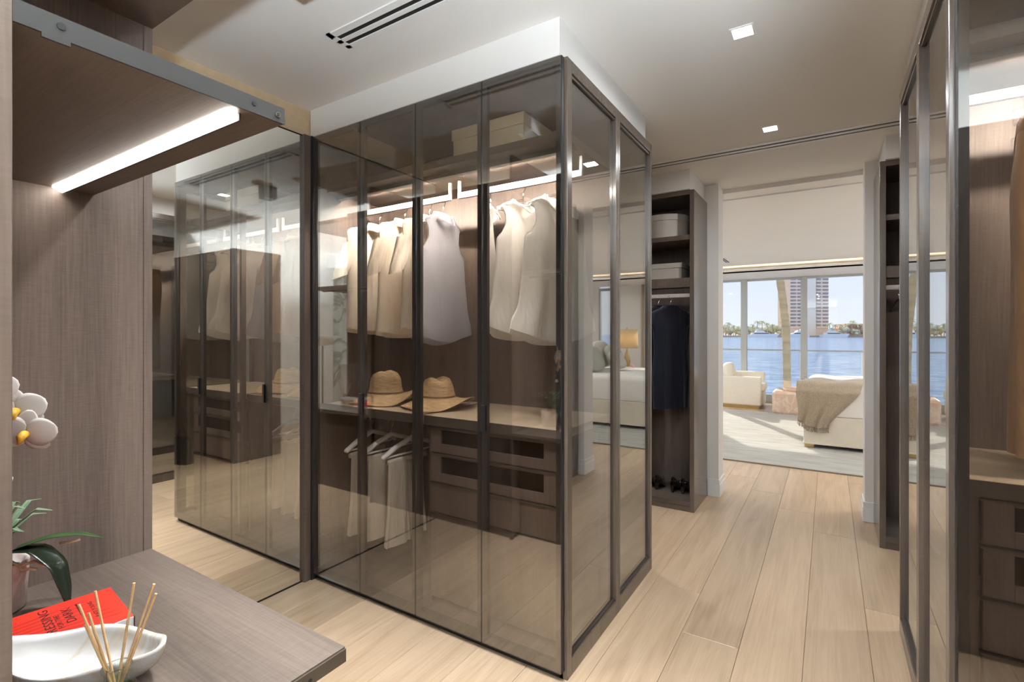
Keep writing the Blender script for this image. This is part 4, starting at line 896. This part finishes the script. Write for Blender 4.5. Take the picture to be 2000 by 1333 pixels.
# rug
def rug_mat():
    m, nt, o = base_mat('grey_rug'); N = nt.nodes.new; L = nt.links.new
    p = N('ShaderNodeBsdfPrincipled'); p.inputs['Roughness'].default_value = 0.95; p.inputs['Sheen Weight'].default_value = 0.3; L(p.outputs[0], o.inputs['Surface'])
    tc = N('ShaderNodeTexCoord'); mp = N('ShaderNodeMapping'); mp.inputs['Scale'].default_value = (1.2, 6, 1); L(tc.outputs['Object'], mp.inputs[0])
    no = N('ShaderNodeTexNoise'); no.inputs['Scale'].default_value = 2.2; no.inputs['Detail'].default_value = 7; L(mp.outputs[0], no.inputs['Vector'])
    rp = N('ShaderNodeValToRGB'); rp.color_ramp.elements[0].position = 0.3; rp.color_ramp.elements[0].color = (0.27, 0.255, 0.22, 1); rp.color_ramp.elements[1].position = 0.7; rp.color_ramp.elements[1].color = (0.42, 0.41, 0.365, 1)
    L(no.outputs[0], rp.inputs['Fac']); L(rp.outputs['Color'], p.inputs['Base Color'])
    nb = N('ShaderNodeTexNoise'); nb.inputs['Scale'].default_value = 160; L(tc.outputs['Object'], nb.inputs['Vector']); b = N('ShaderNodeBump'); b.inputs['Strength'].default_value = 0.4; b.inputs['Distance'].default_value = 0.01; L(nb.outputs[0], b.inputs['Height']); L(b.outputs[0], p.inputs['Normal']); return m
RUG = rug_mat(); RUGE = mat('rug_binding', (0.20, 0.17, 0.13), 0.9, noise=0.2, nscale=60)
rg = thing('area_rug', (-0.8, 8.0, 0), 'large pale grey rug under the bed', 'rug')
obj('pile', B(-3.4, 2.2, 5.90, 9.75, 0.0, 0.013), RUG, rg)
obj('binding', MB().box(-3.41, 2.21, 5.885, 5.90, 0.0, 0.012).box(-3.41, 2.21, 9.75, 9.765, 0, 0.012).box(-3.415, -3.40, 5.885, 9.765, 0, 0.012).box(2.20, 2.215, 5.885, 9.765, 0, 0.012), RUGE, rg)

# bed
UPH = mat('ivory_upholstery', (0.70, 0.63, 0.52), 0.8, noise=0.03, nscale=10, bump=0.1, bscale=150, sheen=0.2)
LINEN = mat('white_bed_linen', (0.83, 0.80, 0.75), 0.8, noise=0.02, nscale=6, bump=0.15, bscale=24, sheen=0.2)
PILG = cloth('grey_green_pillow', (0.50, 0.51, 0.46), 0.1)
PILI = cloth('ivory_pillow', (0.72, 0.70, 0.62), 0.1)
BRASS = mat('aged_brass', (0.42, 0.30, 0.13), 0.35, metal=0.8, noise=0.08)
bed = thing('bed', (0.8, 7.95, 0.013), 'ivory upholstered bed with white linen, standing on the rug', 'bed')
FZ = 0.013; bx0, bx1, by0, by1 = -0.255, 1.78, 7.0, 8.95
obj('base', B(bx0, bx1, by0, by1, FZ + 0.045, 0.405), UPH, bed, bevel=0.012)
obj('base_rail', B(bx0 - 0.006, bx1, by0 - 0.006, by1 + 0.006, FZ + 0.045, 0.075), UPH, bed, bevel=0.004)
for x, y in ((bx0 + 0.06, by0 + 0.06), (bx0 + 0.06, by1 - 0.06), (bx1 - 0.06, by0 + 0.06), (bx1 - 0.06, by1 - 0.06)): obj('leg', B(x - 0.05, x + 0.05, y - 0.05, y + 0.05, FZ, FZ + 0.045), BRASS, bed)
mt = MB()
def matt(u, v):
    # rounded duvet: plan rectangle with soft rounded top edge
    a = 2 * PI * u; cx, cy = (bx0 + bx1) / 2, (by0 + by1) / 2; hx, hy = (bx1 - bx0) / 2, (by1 - by0) / 2
    c, s_ = math.cos(a), math.sin(a); e = 0.12
    x = hx * math.copysign(abs(c) ** e, c); y = hy * math.copysign(abs(s_) ** e, s_)
    if v < 0.4: z = 0.408 + (0.68 - 0.408) * v / 0.4; k = 1.0 + 0.01 * math.sin(v / 0.4 * PI)
    elif v < 0.7: q = (v - 0.4) / 0.3 * PI / 2; z = 0.68 + 0.085 * math.sin(q); k = 1 - 0.09 * (1 - math.cos(q))
    else: k = 0.91 * (1 - (v - 0.7) / 0.3); z = 0.765 + 0.012 * (1 - k)
    return (cx + x * k, cy + y * k, z + 0.006 * math.sin(7 * x + 3 * y) * (v > 0.5))
obj('duvet', MB().grid(matt, 120, 30, close_u=True), LINEN, bed, smooth=True)
obj('headboard', B(bx1 + 0.005, bx1 + 0.13, by0 - 0.05, by1 + 0.05, FZ, 1.15), UPH, bed, bevel=0.03)
def pillow(x, y, z, w, h, d, rz, tilt, m, label):
    mb = MB()
    def fn(u, v):
        a = 2 * PI * u; b = PI * (v - 0.5); cb = math.cos(b)
        c, s_ = math.cos(a), math.sin(a)
        px = w / 2 * math.copysign(abs(c) ** 0.55, c) * cb ** 0.45 if cb > 0 else 0
        pz = h / 2 * math.copysign(abs(s_) ** 0.55, s_) * cb ** 0.45 if cb > 0 else 0
        return (px, d / 2 * math.sin(b), pz)
    mb.grid(fn, 40, 18, close_u=True)
    o = obj('bed_pillow', mb, m, None, smooth=True, local=True); o.location = (x, y, z); o.rotation_euler = (tilt, 0, rz)
    return tag(o, label, 'pillow', 'pillows on the bed')
pillow(1.60, 7.55, 1.02, 0.62, 0.48, 0.18, R(-90), R(-16), PILI, 'large pale pillow against the headboard, nearer the room')
pillow(1.60, 8.35, 1.02, 0.62, 0.48, 0.18, R(-90), R(-16), PILI, 'large pale pillow against the headboard, window side')
pillow(1.37, 7.50, 0.985, 0.50, 0.42, 0.17, R(-94), R(-24), PILG, 'grey green square pillow leaning in front, nearer the room')
pillow(1.37, 8.38, 0.985, 0.50, 0.42, 0.17, R(-86), R(-24), PILG, 'grey green square pillow leaning in front, window side')
pillow(1.16, 7.95, 0.95, 0.44, 0.34, 0.15, R(-90), R(-30), PILI, 'small ivory cushion in front of the bed pillows')
# throw over the near foot corner of the bed
THROW = mat('taupe_wool_throw', (0.36, 0.285, 0.205), 0.9, noise=0.22, nscale=90, bump=0.6, bscale=130, sheen=0.3)
th = thing('throw_blanket', (0.0, 7.0, 0.77), 'taupe fringed wool throw draped over the foot of the bed', 'blanket')
def thr(u, v):
    # v: 0 far up on the mattress .. 1 at the hanging fringe; u across
    top = 0.62
    if v < 0.38:
        q = v / 0.38; y = 7.45 - 0.37 * q; z = 0.796 + 0.028 * math.sin(u * 5 + 0.6) ** 2 * (1 - 0.4 * q)
    elif v < 0.5:
        q = (v - 0.38) / 0.12 * PI / 2; y = 7.08 - 0.095 * math.sin(q); z = 0.80 - 0.09 * (1 - math.cos(q)) + 0.012 * math.sin(u * 5 + 0.6) ** 2
    else:
        q = (v - 0.5) / 0.5; y = 6.985 - 0.028 * (1 - q) - 0.015; z = 0.71 - (0.52 - 0.10 * (1 - u) + 0.10 * (u - 0.5)) * q * (1.0 - 0.35 * max(0, u - 0.35))
        y -= 0.018 * math.sin(u * 17 + 2 * q) * q + 0.012 * math.sin(u * 31) * q
    w0 = -0.32 + 0.10 * smoothstep(0.4, 0.0, v); w1 = 0.34 - 0.34 * smoothstep(0.42, 1.0, v) + 0.1 * smoothstep(0.4, 0, v)
    x = w0 + (w1 - w0) * u + 0.012 * math.sin(v * 9)
    return (x, y, z)
obj('wool_cloth', MB().grid(thr, 40, 44), THROW, th, smooth=True, solid=0.014)
fm = MB()
for k in range(46):
    u = k / 45; p = thr(u, 1.0); rr = random.Random(k)
    fm.tube([p, (p[0] + rr.uniform(-0.01, 0.01), p[1] - 0.004, p[2] - 0.03), (p[0] + rr.uniform(-0.015, 0.015), p[1] - 0.004, p[2] - 0.055)], 0.0035, 5)
tag(obj('fringe', fm, THROW, th), kind='stuff')

# nightstand and lamp beyond the bed (seen in the wardrobe side glass)
ns = thing('nightstand', (1.5, 9.38, 0.013), 'ivory nightstand with a brass base on the window side of the bed', 'nightstand')
obj('body', B(1.24, 1.76, 9.12, 9.60, 0.12, 0.60), UPH, ns, bevel=0.006); obj('drawer', B(1.225, 1.24, 9.13, 9.59, 0.14, 0.58), UPH, ns, bevel=0.004)
obj('base', B(1.27, 1.73, 9.15, 9.57, 0.013, 0.12), BRASS, ns)
SHADE = cloth('linen_shade', (0.86, 0.74, 0.54), 0.65)
lp = thing('table_lamp', (1.5, 9.38, 0.60), 'brass table lamp with an ivory drum shade on the nightstand', 'lamp')
obj('base', MB().lathe([(0.09, 0), (0.09, 0.02), (0.03, 0.03), (0.05, 0.12), (0.07, 0.25), (0.03, 0.42), (0.012, 0.46), (0.012, 0.70)], (1.5, 9.38, 0.60), 28), BRASS, lp, smooth=True)
obj('lamp_shade', MB().lathe([(0.215, 0.50), (0.20, 0.86)], (1.5, 9.38, 0.60), 40), SHADE, lp, smooth=True, solid=0.003).data.polygons
def strip_caps(o):
    me = o.data; import bmesh
    bm = bmesh.new(); bm.from_mesh(me); bmesh.ops.delete(bm, geom=[f for f in bm.faces if len(f.verts) > 4], context='FACES_ONLY'); bm.to_mesh(me); bm.free()
strip_caps([c for c in lp.children if c.name.startswith('lamp_shade')][0])
obj('finial', MB().lathe([(0.0, 0.86), (0.012, 0.87), (0.006, 0.885), (0.010, 0.895), (0, 0.905)], (1.5, 9.38, 0.60), 12), BRASS, lp, smooth=True)
obj('bulb', MB().lathe([(0, 0.60), (0.02, 0.61), (0.032, 0.65), (0.02, 0.69), (0, 0.70)], (1.5, 9.38, 0.60), 14), emit('bulb_glow', (1, 0.75, 0.45), 40), lp, smooth=True)
PINK = mat('pink_petals', (0.75, 0.42, 0.42), 0.6, noise=0.2, nscale=30)
vz = thing('flower_vase', (1.36, 9.25, 0.60), 'small vase of pink roses beside the table lamp', 'vase')
obj('vase', MB().lathe([(0.03, 0), (0.04, 0.05), (0.03, 0.10), (0.035, 0.11)], (1.36, 9.25, 0.60), 20), PAPER, vz, smooth=True)
for k in range(7):
    a = k * 0.9; obj('rose', MB().lathe([(0, -0.02), (0.022, -0.008), (0.026, 0.008), (0.012, 0.022), (0, 0.018)], (1.36 + 0.035 * math.cos(a) * (k > 0), 9.25 + 0.035 * math.sin(a) * (k > 0), 0.74 + 0.015 * (k % 3)), 12), PINK, vz, smooth=True)

# armchair by the window
IVO = mat('ivory_boucle', (0.78, 0.73, 0.63), 0.85, noise=0.04, nscale=40, bump=0.25, bscale=90, sheen=0.3)
ch = thing('armchair', (-1.45, 10.45, 0), 'ivory upholstered armchair by the window wall', 'armchair')
ax0, ax1, ay0, ay1 = -1.95, -1.04, 10.08, 10.85
obj('plinth_base', B(ax0 + 0.02, ax1 - 0.03, ay0 + 0.015, ay1 - 0.02, 0.0, 0.06), BRASS, ch)
obj('arm', B(ax0, ax1, ay0, ay0 + 0.15, 0.06, 0.585), IVO, ch, bevel=0.02); obj('arm', B(ax0, ax1, ay1 - 0.15, ay1, 0.06, 0.64), IVO, ch, bevel=0.02)
obj('seat', B(ax0 + 0.2, ax1 + 0.03, ay0 + 0.151, ay1 - 0.151, 0.06, 0.30), IVO, ch, bevel=0.02)
obj('seat_cushion', B(ax0 + 0.2, ax1 + 0.05, ay0 + 0.152, ay1 - 0.152, 0.302, 0.46), IVO, ch, bevel=0.04)
obj('backrest', B(ax0, ax0 + 0.199, ay0 + 0.151, ay1 - 0.151, 0.06, 0.70), IVO, ch, bevel=0.03)
cu = obj('throw_cushion', MB().grid(lambda u, v: (0.10 * math.sin(PI * (v - 0.5)), 0.22 * math.copysign(abs(math.cos(2 * PI * u)) ** 0.6, math.cos(2 * PI * u)) * max(0, math.cos(PI * (v - 0.5))) ** 0.4, 0.20 * math.copysign(abs(math.sin(2 * PI * u)) ** 0.6, math.sin(2 * PI * u)) * max(0, math.cos(PI * (v - 0.5))) ** 0.4), 32, 14, close_u=True), IVO, None, smooth=True, local=True)
cu.location = (-1.60, 10.33, 0.635); cu.rotation_euler = (0, R(-10), 0); tag(cu, 'plump ivory cushion standing up on the armchair', 'cushion')

# stone coffee table and what stands on it
STONE = marble('pink_stone', (0.62, 0.44, 0.34), (0.72, 0.60, 0.50), 3.0, 0.5)
tb = thing('coffee_table', (-0.5, 9.95, 0), 'rounded block coffee table of pinkish stone beyond the bed', 'table')
obj('stone_block', B(-0.82, -0.18, 9.62, 10.3, 0.0, 0.40), STONE, tb, bevel=0.05)
obj('stone_tray', B(-0.66, -0.25, 9.72, 10.1, 0.4005, 0.45), STONE, tb, bevel=0.015)
lidded_box('keepsake_box', 'small beige box on the stone coffee table', 'box', -0.66, -0.55, 9.78, 9.90, 0.4505, 0.56, 0.03, BOXC)
for k, (x, y, h) in enumerate(((-0.36, 9.80, 0.17), (-0.30, 9.84, 0.13), (-0.33, 9.90, 0.20))):
    c = thing('glass_candle', (x, y, 0.4505), ['middle height white candle in glass on the coffee table', 'shortest white candle in glass on the coffee table', 'tallest white candle in glass on the coffee table'][k], 'candle', 'candles on the coffee table')
    obj('wax', MB().lathe([(0.020, 0.0), (0.020, h * 0.8), (0.0, h * 0.8)], (x, y, 0.4505), 18), PAPER, c); obj('glass', MB().lathe([(0.026, 0.0), (0.026, h), (0.023, h), (0.023, 0.003)], (x, y, 0.4505), 18), CLEAR, c)

# bathroom things seen only in reflections
vn = thing('vanity_unit', (1.6, -2.9, 0), 'white bathroom vanity under a marble wall, seen mirrored', 'vanity')
obj('body', B(1.35, 1.899, -3.9, -1.95, 0.12, 0.84), TRIM, vn); obj('counter', B(1.32, 1.899, -3.93, -1.92, 0.8405, 0.88), PAPER, vn, bevel=0.003)
for k in range(4): obj('drawer', B(1.335, 1.35, -3.88 + k * 0.485, -3.88 + k * 0.485 + 0.475, 0.15, 0.82), TRIM, vn, bevel=0.003)

# ------------------------------------------------------------------ balcony and the view
CONC = mat('pale_terrace_stone', (0.62, 0.60, 0.56), 0.7, noise=0.08, nscale=6)
struct('ground_terrace', B(-9, 7, YW + 0.2, 12.75, -0.45, -0.02), CONC)
rl = thing('glass_balustrade', (-1, 12.6, -0.02), 'frameless glass balustrade with white posts along the terrace edge', 'balustrade')
for a in range(-8, 6): obj('glass_panel', B(a * 1.1 - 0.45, a * 1.1 + 0.61, 12.597, 12.609, 0.03, 0.99), GLASSR, rl)
for a in range(-8, 7): obj('post', B(a * 1.1 - 0.525, a * 1.1 - 0.475, 12.57, 12.63, -0.02, 0.97), TRIM, rl)
obj('top_rail', B(-9, 6.5, 12.585, 12.62, 0.992, 1.025), FRAME, rl)
SEA = -2.75
def water_mat():
    m, nt, o = base_mat('bay_water'); N = nt.nodes.new; L = nt.links.new
    p = N('ShaderNodeBsdfPrincipled'); p.inputs['Roughness'].default_value = 0.12; p.inputs['Base Color'].default_value = (0.28, 0.44, 0.72, 1); p.inputs['Specular IOR Level'].default_value = 0.5; L(p.outputs[0], o.inputs['Surface'])
    tc = N('ShaderNodeTexCoord'); mp = N('ShaderNodeMapping'); mp.inputs['Scale'].default_value = (0.55, 1.2, 1); L(tc.outputs['Object'], mp.inputs[0])
    a = N('ShaderNodeTexNoise'); a.inputs['Scale'].default_value = 0.9; a.inputs['Detail'].default_value = 6; L(mp.outputs[0], a.inputs['Vector'])
    b = N('ShaderNodeBump'); b.inputs['Strength'].default_value = 1.0; b.inputs['Distance'].default_value = 0.8; L(a.outputs[0], b.inputs['Height']); L(b.outputs[0], p.inputs['Normal'])
    c = N('ShaderNodeTexNoise'); c.inputs['Scale'].default_value = 0.45; c.inputs['Detail'].default_value = 8; c.inputs['Roughness'].default_value = 0.7; L(mp.outputs[0], c.inputs['Vector'])
    rp = N('ShaderNodeValToRGB'); rp.color_ramp.elements[0].position = 0.42; rp.color_ramp.elements[0].color = (0.16, 0.33, 0.64, 1); rp.color_ramp.elements[1].position = 0.60; rp.color_ramp.elements[1].color = (0.52, 0.66, 0.86, 1); L(c.outputs[0], rp.inputs['Fac']); L(rp.outputs['Color'], p.inputs['Base Color'])  # light and dark of the ripples painted into the water colour
    return m
struct('water', MB().grid(lambda u, v: (-900 + 1500 * u, 13.4 + 900 * v, SEA), 12, 12), water_mat())
FWD = (-0.5354, 0.8446); RGT = (0.8446, 0.5354)
def far(px, depth, z=0.0):
    l = (px - 1000) / 975 * depth
    return (RGT[0] * l + FWD[0] * depth, RGT[1] * l + FWD[1] * depth, z)
SAND = mat('shore_sand', (0.46, 0.37, 0.27), 0.9, noise=0.2, nscale=0.05)
c0, c1 = far(1100, 455), far(2000, 455); d0, d1 = far(1050, 700), far(2080, 700)
struct('land_shore', MB().prism([(c0[0], c0[1]), (c1[0], c1[1]), (d1[0], d1[1]), (d0[0], d0[1])], 'z', SEA - 1, SEA + 1.3), SAND)
yaw_far = math.atan2(FWD[1], FWD[0]) - PI / 2
# pink tower
TOW = mat('pink_stucco', (0.98, 0.70, 0.55), 0.8, noise=0.05, nscale=0.3); TOWL = mat('cream_band', (0.98, 0.84, 0.70), 0.8, noise=0.04, nscale=0.3)
WINB = mat('tower_window', (0.36, 0.31, 0.31), 0.3, noise=0.1, nscale=0.5)
tc_ = far(1571, 480, SEA + 1.3)
tw = thing('apartment_tower', tc_, 'tall pink apartment tower with rows of windows across the water', 'building', None, yaw_far)
obj('body', B(-18, 18, -8, 14, 0, 88), TOW, tw, local=True)
obj('stair_shaft', B(-6.5, 5.5, -9.2, -8.0, 0, 92), TOWL, tw, local=True)
wmesh = None
for r_ in range(24):
    for cxw in (-15.4, -8.6, 8.2, 15.4):
        z = 9 + r_ * 3.35
        if wmesh is None:
            w = obj('window', B(-2.5, 2.5, -0.5, 0.4, 0, 1.6), WINB, tw, local=True); wmesh = w.data
        else:
            w = bpy.data.objects.new('window', wmesh); COL.objects.link(w); w.parent = tw
        w.location = (cxw, -8.0, z)
bmesh_ = None
for r_ in range(24):
    for cxw in (-12.3, 12.3):
        if bmesh_ is None:
            b_ = obj('balcony', B(-5.6, 5.6, -1.0, 0.2, 0, 0.9), TOWL, tw, local=True); bmesh_ = b_.data
        else:
            b_ = bpy.data.objects.new('balcony', bmesh_); COL.objects.link(b_); b_.parent = tw
        b_.location = (cxw, -8.0, 7.3 + r_ * 3.35)
# low red-roofed house right of the tower
TERR = mat('terracotta_roof', (0.52, 0.27, 0.19), 0.8, noise=0.15, nscale=0.6)
hs = thing('waterfront_house', far(1690, 470, SEA + 1.3), 'low pink waterfront house with a terracotta roof beside the tower', 'house', None, yaw_far)
obj('wall', B(-24, 24, -6, 8, 0, 6.5), TOW, hs, local=True); obj('roof', MB().prism([(-26, 6.5), (26, 6.5), (20, 11), (-20, 11)], 'y', -7, 9), TERR, hs, local=True)
for k in range(7): obj('window', B(-21 + k * 6.4, -18 + k * 6.4, -6.3, -6.0, 1.5, 5), WINB, hs, local=True)
# yachts
HULL = mat('white_gelcoat', (0.82, 0.82, 0.82), 0.3, noise=0.02, nscale=0.5); TINT = mat('yacht_tinted_glass', (0.05, 0.06, 0.08), 0.15, noise=0.05, nscale=0.5)
def yacht(px, depth, length, label, flip=1, mast=False):
    t = thing('motor_yacht', far(px, depth, SEA - 0.3), label, 'boat', 'yachts moored across the bay', yaw_far)
    L_ = length / 2; f = flip
    obj('hull', MB().prism([(-L_ * f, 0.2), (L_ * 0.80 * f, 0.2), (L_ * f, 3.4), (L_ * 0.3 * f, 2.9), (-L_ * f, 2.5)], 'y', -2.6, 2.6), HULL, t, local=True)
    obj('deckhouse', MB().prism([(-L_ * 0.75 * f, 2.6), (L_ * 0.50 * f, 2.8), (L_ * 0.25 * f, 4.6), (-L_ * 0.7 * f, 4.6)], 'y', -2.0, 2.0), HULL, t, local=True)
    obj('window_band', MB().prism([(-L_ * 0.62 * f, 3.3), (L_ * 0.36 * f, 3.3), (L_ * 0.27 * f, 4.1), (-L_ * 0.62 * f, 4.1)], 'y', -2.1, 2.1), TINT, t, local=True)
    obj('flybridge', MB().prism([(-L_ * 0.5 * f, 4.62), (L_ * 0.12 * f, 4.62), (-L_ * 0.02 * f, 6.2), (-L_ * 0.45 * f, 6.2)], 'y', -1.6, 1.6), HULL, t, local=True)
    obj('radar_arch', MB().prism([(-L_ * 0.42 * f, 6.21), (-L_ * 0.30 * f, 6.21), (-L_ * 0.36 * f, 7.8), (-L_ * 0.42 * f, 7.8)], 'y', -1.2, 1.2), HULL, t, local=True)
    if mast: obj('outrigger', MB().tube([(0, 0, 6), (L_ * 0.9 * f, 0, 10.5)], 0.12, 6), HULL, t, local=True)
    return t
yacht(1490, 448, 28, 'long white motor yacht moored below the palms left of the tower', 1)
yacht(1556, 446, 20, 'white yacht with a raked bow in front of the pink tower', -1, True)
yacht(1630, 448, 24, 'white motor yacht moored right of the pink tower', 1)
yacht(1802, 448, 28, 'white motor yacht hidden behind the doorway, seen reflected', 1)
# trees on the far shore
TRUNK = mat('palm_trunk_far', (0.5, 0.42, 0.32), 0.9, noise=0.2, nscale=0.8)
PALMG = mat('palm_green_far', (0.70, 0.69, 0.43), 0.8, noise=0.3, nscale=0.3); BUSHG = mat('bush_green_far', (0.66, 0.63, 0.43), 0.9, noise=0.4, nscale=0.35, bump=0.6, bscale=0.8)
def palm_proto(seed):
    rr = random.Random(seed); h = 11
    t = thing('shore_palm', (0, 0, 0), 'x', 'tree', 'palms along the far shore')
    obj('trunk', MB().tube([(0, 0, 0), (0.3, 0, h * 0.5), (0.2, 0, h)], [0.4, 0.3, 0.28], 6), TRUNK, t, local=True)
    m = MB()
    for k in range(16):
        a = 2 * PI * k / 16 + rr.uniform(-0.2, 0.2); e = rr.uniform(-0.4, 1.0); l = rr.uniform(3.0, 4.4)
        p = [(0.2 + math.cos(a) * l * q * math.cos(e) , math.sin(a) * l * q * math.cos(e), h + l * (math.sin(e) * q - 0.75 * q * q)) for q in (0, 0.35, 0.7, 1.0)]
        w = Vector((-math.sin(a), math.cos(a), 0)) * 0.42
        v = []
        for q, pp in enumerate(p):
            ww = w * (0.4, 1, 0.8, 0.1)[q]; v += [tuple(Vector(pp) + ww - Vector((0, 0, 0.25))), pp, tuple(Vector(pp) - ww - Vector((0, 0, 0.25)))]
        m.add(v, [(i * 3 + j, i * 3 + j + 1, i * 3 + j + 4, i * 3 + j + 3) for i in range(3) for j in range(2)])
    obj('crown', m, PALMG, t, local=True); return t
def tree_proto(seed):
    rr = random.Random(seed)
    t = thing('shore_tree', (0, 0, 0), 'x', 'tree', 'leafy trees along the far shore')
    obj('trunk', MB().tube([(0, 0, 0), (0, 0, 4.5)], [0.4, 0.25], 6), TRUNK, t, local=True)
    m = MB()
    for k in range(11):
        cx, cyy, cz, r_ = rr.uniform(-3, 3), rr.uniform(-2, 2), rr.uniform(2.4, 6.4), rr.uniform(1.3, 2.3)
        m.grid(lambda u, v: (cx + r_ * math.cos(2 * PI * u) * math.sin(PI * v) * (1 + 0.18 * math.sin(9 * u + 7 * v + k)), cyy + r_ * math.sin(2 * PI * u) * math.sin(PI * v), cz + r_ * 0.85 * math.cos(PI * v) * (1 + 0.15 * math.sin(13 * u + k))), 10, 7, close_u=True)
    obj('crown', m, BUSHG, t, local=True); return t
pp = [palm_proto(1), palm_proto(2)]; tp = [tree_proto(3), tree_proto(4)]
rs = random.Random(8); nth = ['first', 'second', 'third', 'fourth', 'fifth', 'sixth', 'seventh', 'eighth', 'ninth', 'tenth', 'eleventh', 'twelfth', 'thirteenth', 'fourteenth', 'fifteenth', 'sixteenth', 'seventeenth', 'eighteenth', 'nineteenth', 'twentieth']
px = 1404; n1 = n2 = m1 = m2 = 0
def set_tree(proto, px, depth, s, label):
    o = hang(proto, far(px, depth, SEA + 1.3), rs.uniform(0, 6.28), label, proto['group']); o.scale = (s, s, s)
while px < 1532:
    set_tree(pp[n1 % 2], px, 458 + 10 * (n1 % 2), rs.uniform(0.75, 1.22), 'palm left of the pink tower, %s from the left' % nth[n1]); n1 += 1
    set_tree(tp[n2 % 2], px + 4, 480 + 10 * (n2 % 2), rs.uniform(0.9, 1.35), 'leafy tree left of the pink tower, %s from the left' % nth[n2]); n2 += 1
    px += 9.5
px = 1620
while px < 1700:
    set_tree(pp[m1 % 2], px, rs.uniform(456, 462), rs.uniform(0.8, 1.2), 'palm right of the pink tower, %s from the tower' % nth[m1]); m1 += 1
    if m1 % 2: set_tree(tp[m2 % 2], px + 6, rs.uniform(456, 460), rs.uniform(0.7, 1.1), 'leafy tree right of the pink tower, %s from the tower' % nth[m2]); m2 += 1
    px += 11
px = 1380; q = 0
while px > 1300:
    set_tree(pp[q % 2], px, 458 + 10 * (q % 2), rs.uniform(0.8, 1.2), 'palm on the far shore reflected in the wardrobe side, %s from the doorway' % nth[q]); q += 1
    set_tree(tp[q % 2], px, 480 + 10 * (q % 2), rs.uniform(0.9, 1.3), 'leafy tree on the far shore reflected in the wardrobe side, %s from the doorway' % nth[q - 1])
    px -= 10
# near palms beyond the terrace
BARK = mat('palm_bark', (0.50, 0.39, 0.24), 0.9, noise=0.2, nscale=3, bump=0.8, bscale=10, stretch=(0.4, 0.4, 2.5))
FROND = mat('palm_frond', (0.12, 0.20, 0.06), 0.6, noise=0.2, nscale=3)
def near_palm(pts, rad, label):
    base = pts[0]; t = thing('palm_tree', base, label, 'tree', 'palms by the terrace')
    n = 40; P = []; Rr = []
    for i in range(n):
        q = i / (n - 1) * (len(pts) - 1); k = min(int(q), len(pts) - 2); f = q - k
        P.append(Vector(pts[k]).lerp(Vector(pts[k + 1]), f)); Rr.append(rad * (1.06 if i % 2 else 0.97))
    obj('trunk', MB().tube(P, Rr, 14), BARK, t, smooth=True)
    top = P[-1]; fb = Vector(top)
    for k in range(12):
        a = 2 * PI * k / 12; l = 2.2; m = MB()
        sp_ = [fb + Vector((math.cos(a) * l * q, math.sin(a) * l * q, 0.9 * q - 1.6 * q * q)) for q in (0, 0.25, 0.5, 0.75, 1)]
        m.tube(sp_, [0.03, 0.025, 0.02, 0.012, 0.006], 5)
        side_ = Vector((-math.sin(a), math.cos(a), 0))
        for j in range(1, 15):
            q = j / 15; p = fb + Vector((math.cos(a) * l * q, math.sin(a) * l * q, 0.9 * q - 1.6 * q * q))
            for s_ in (-1, 1):
                tip = p + side_ * (s_ * 0.45 * math.sin(PI * (0.15 + 0.8 * q))) + Vector((math.cos(a) * 0.15, math.sin(a) * 0.15, -0.18))
                d = Vector((math.cos(a), math.sin(a), 0)) * 0.02
                m.add([tuple(p - d), tuple(p + d), tuple(tip)], [(0, 1, 2)])
        obj('frond', m, FROND, t)
    return t
near_palm([(-0.86, 14.0, SEA - 0.2), (-0.86, 14.0, 0.1), (-0.87, 14.0, 0.9), (-0.885, 14.0, 1.5), (-0.95, 14.0, 2.2), (-1.05, 14.0, 3.0), (-1.2, 14.0, 4.2), (-1.25, 14.0, 6.2)], 0.088, 'slender palm trunk in front of the pink tower beyond the terrace')

# keep only prototypes that were placed
for o in (hang_clear, hang_white, wireh):
    if o.name not in used:
        for c in list(o.children): bpy.data.objects.remove(c)
        bpy.data.objects.remove(o)
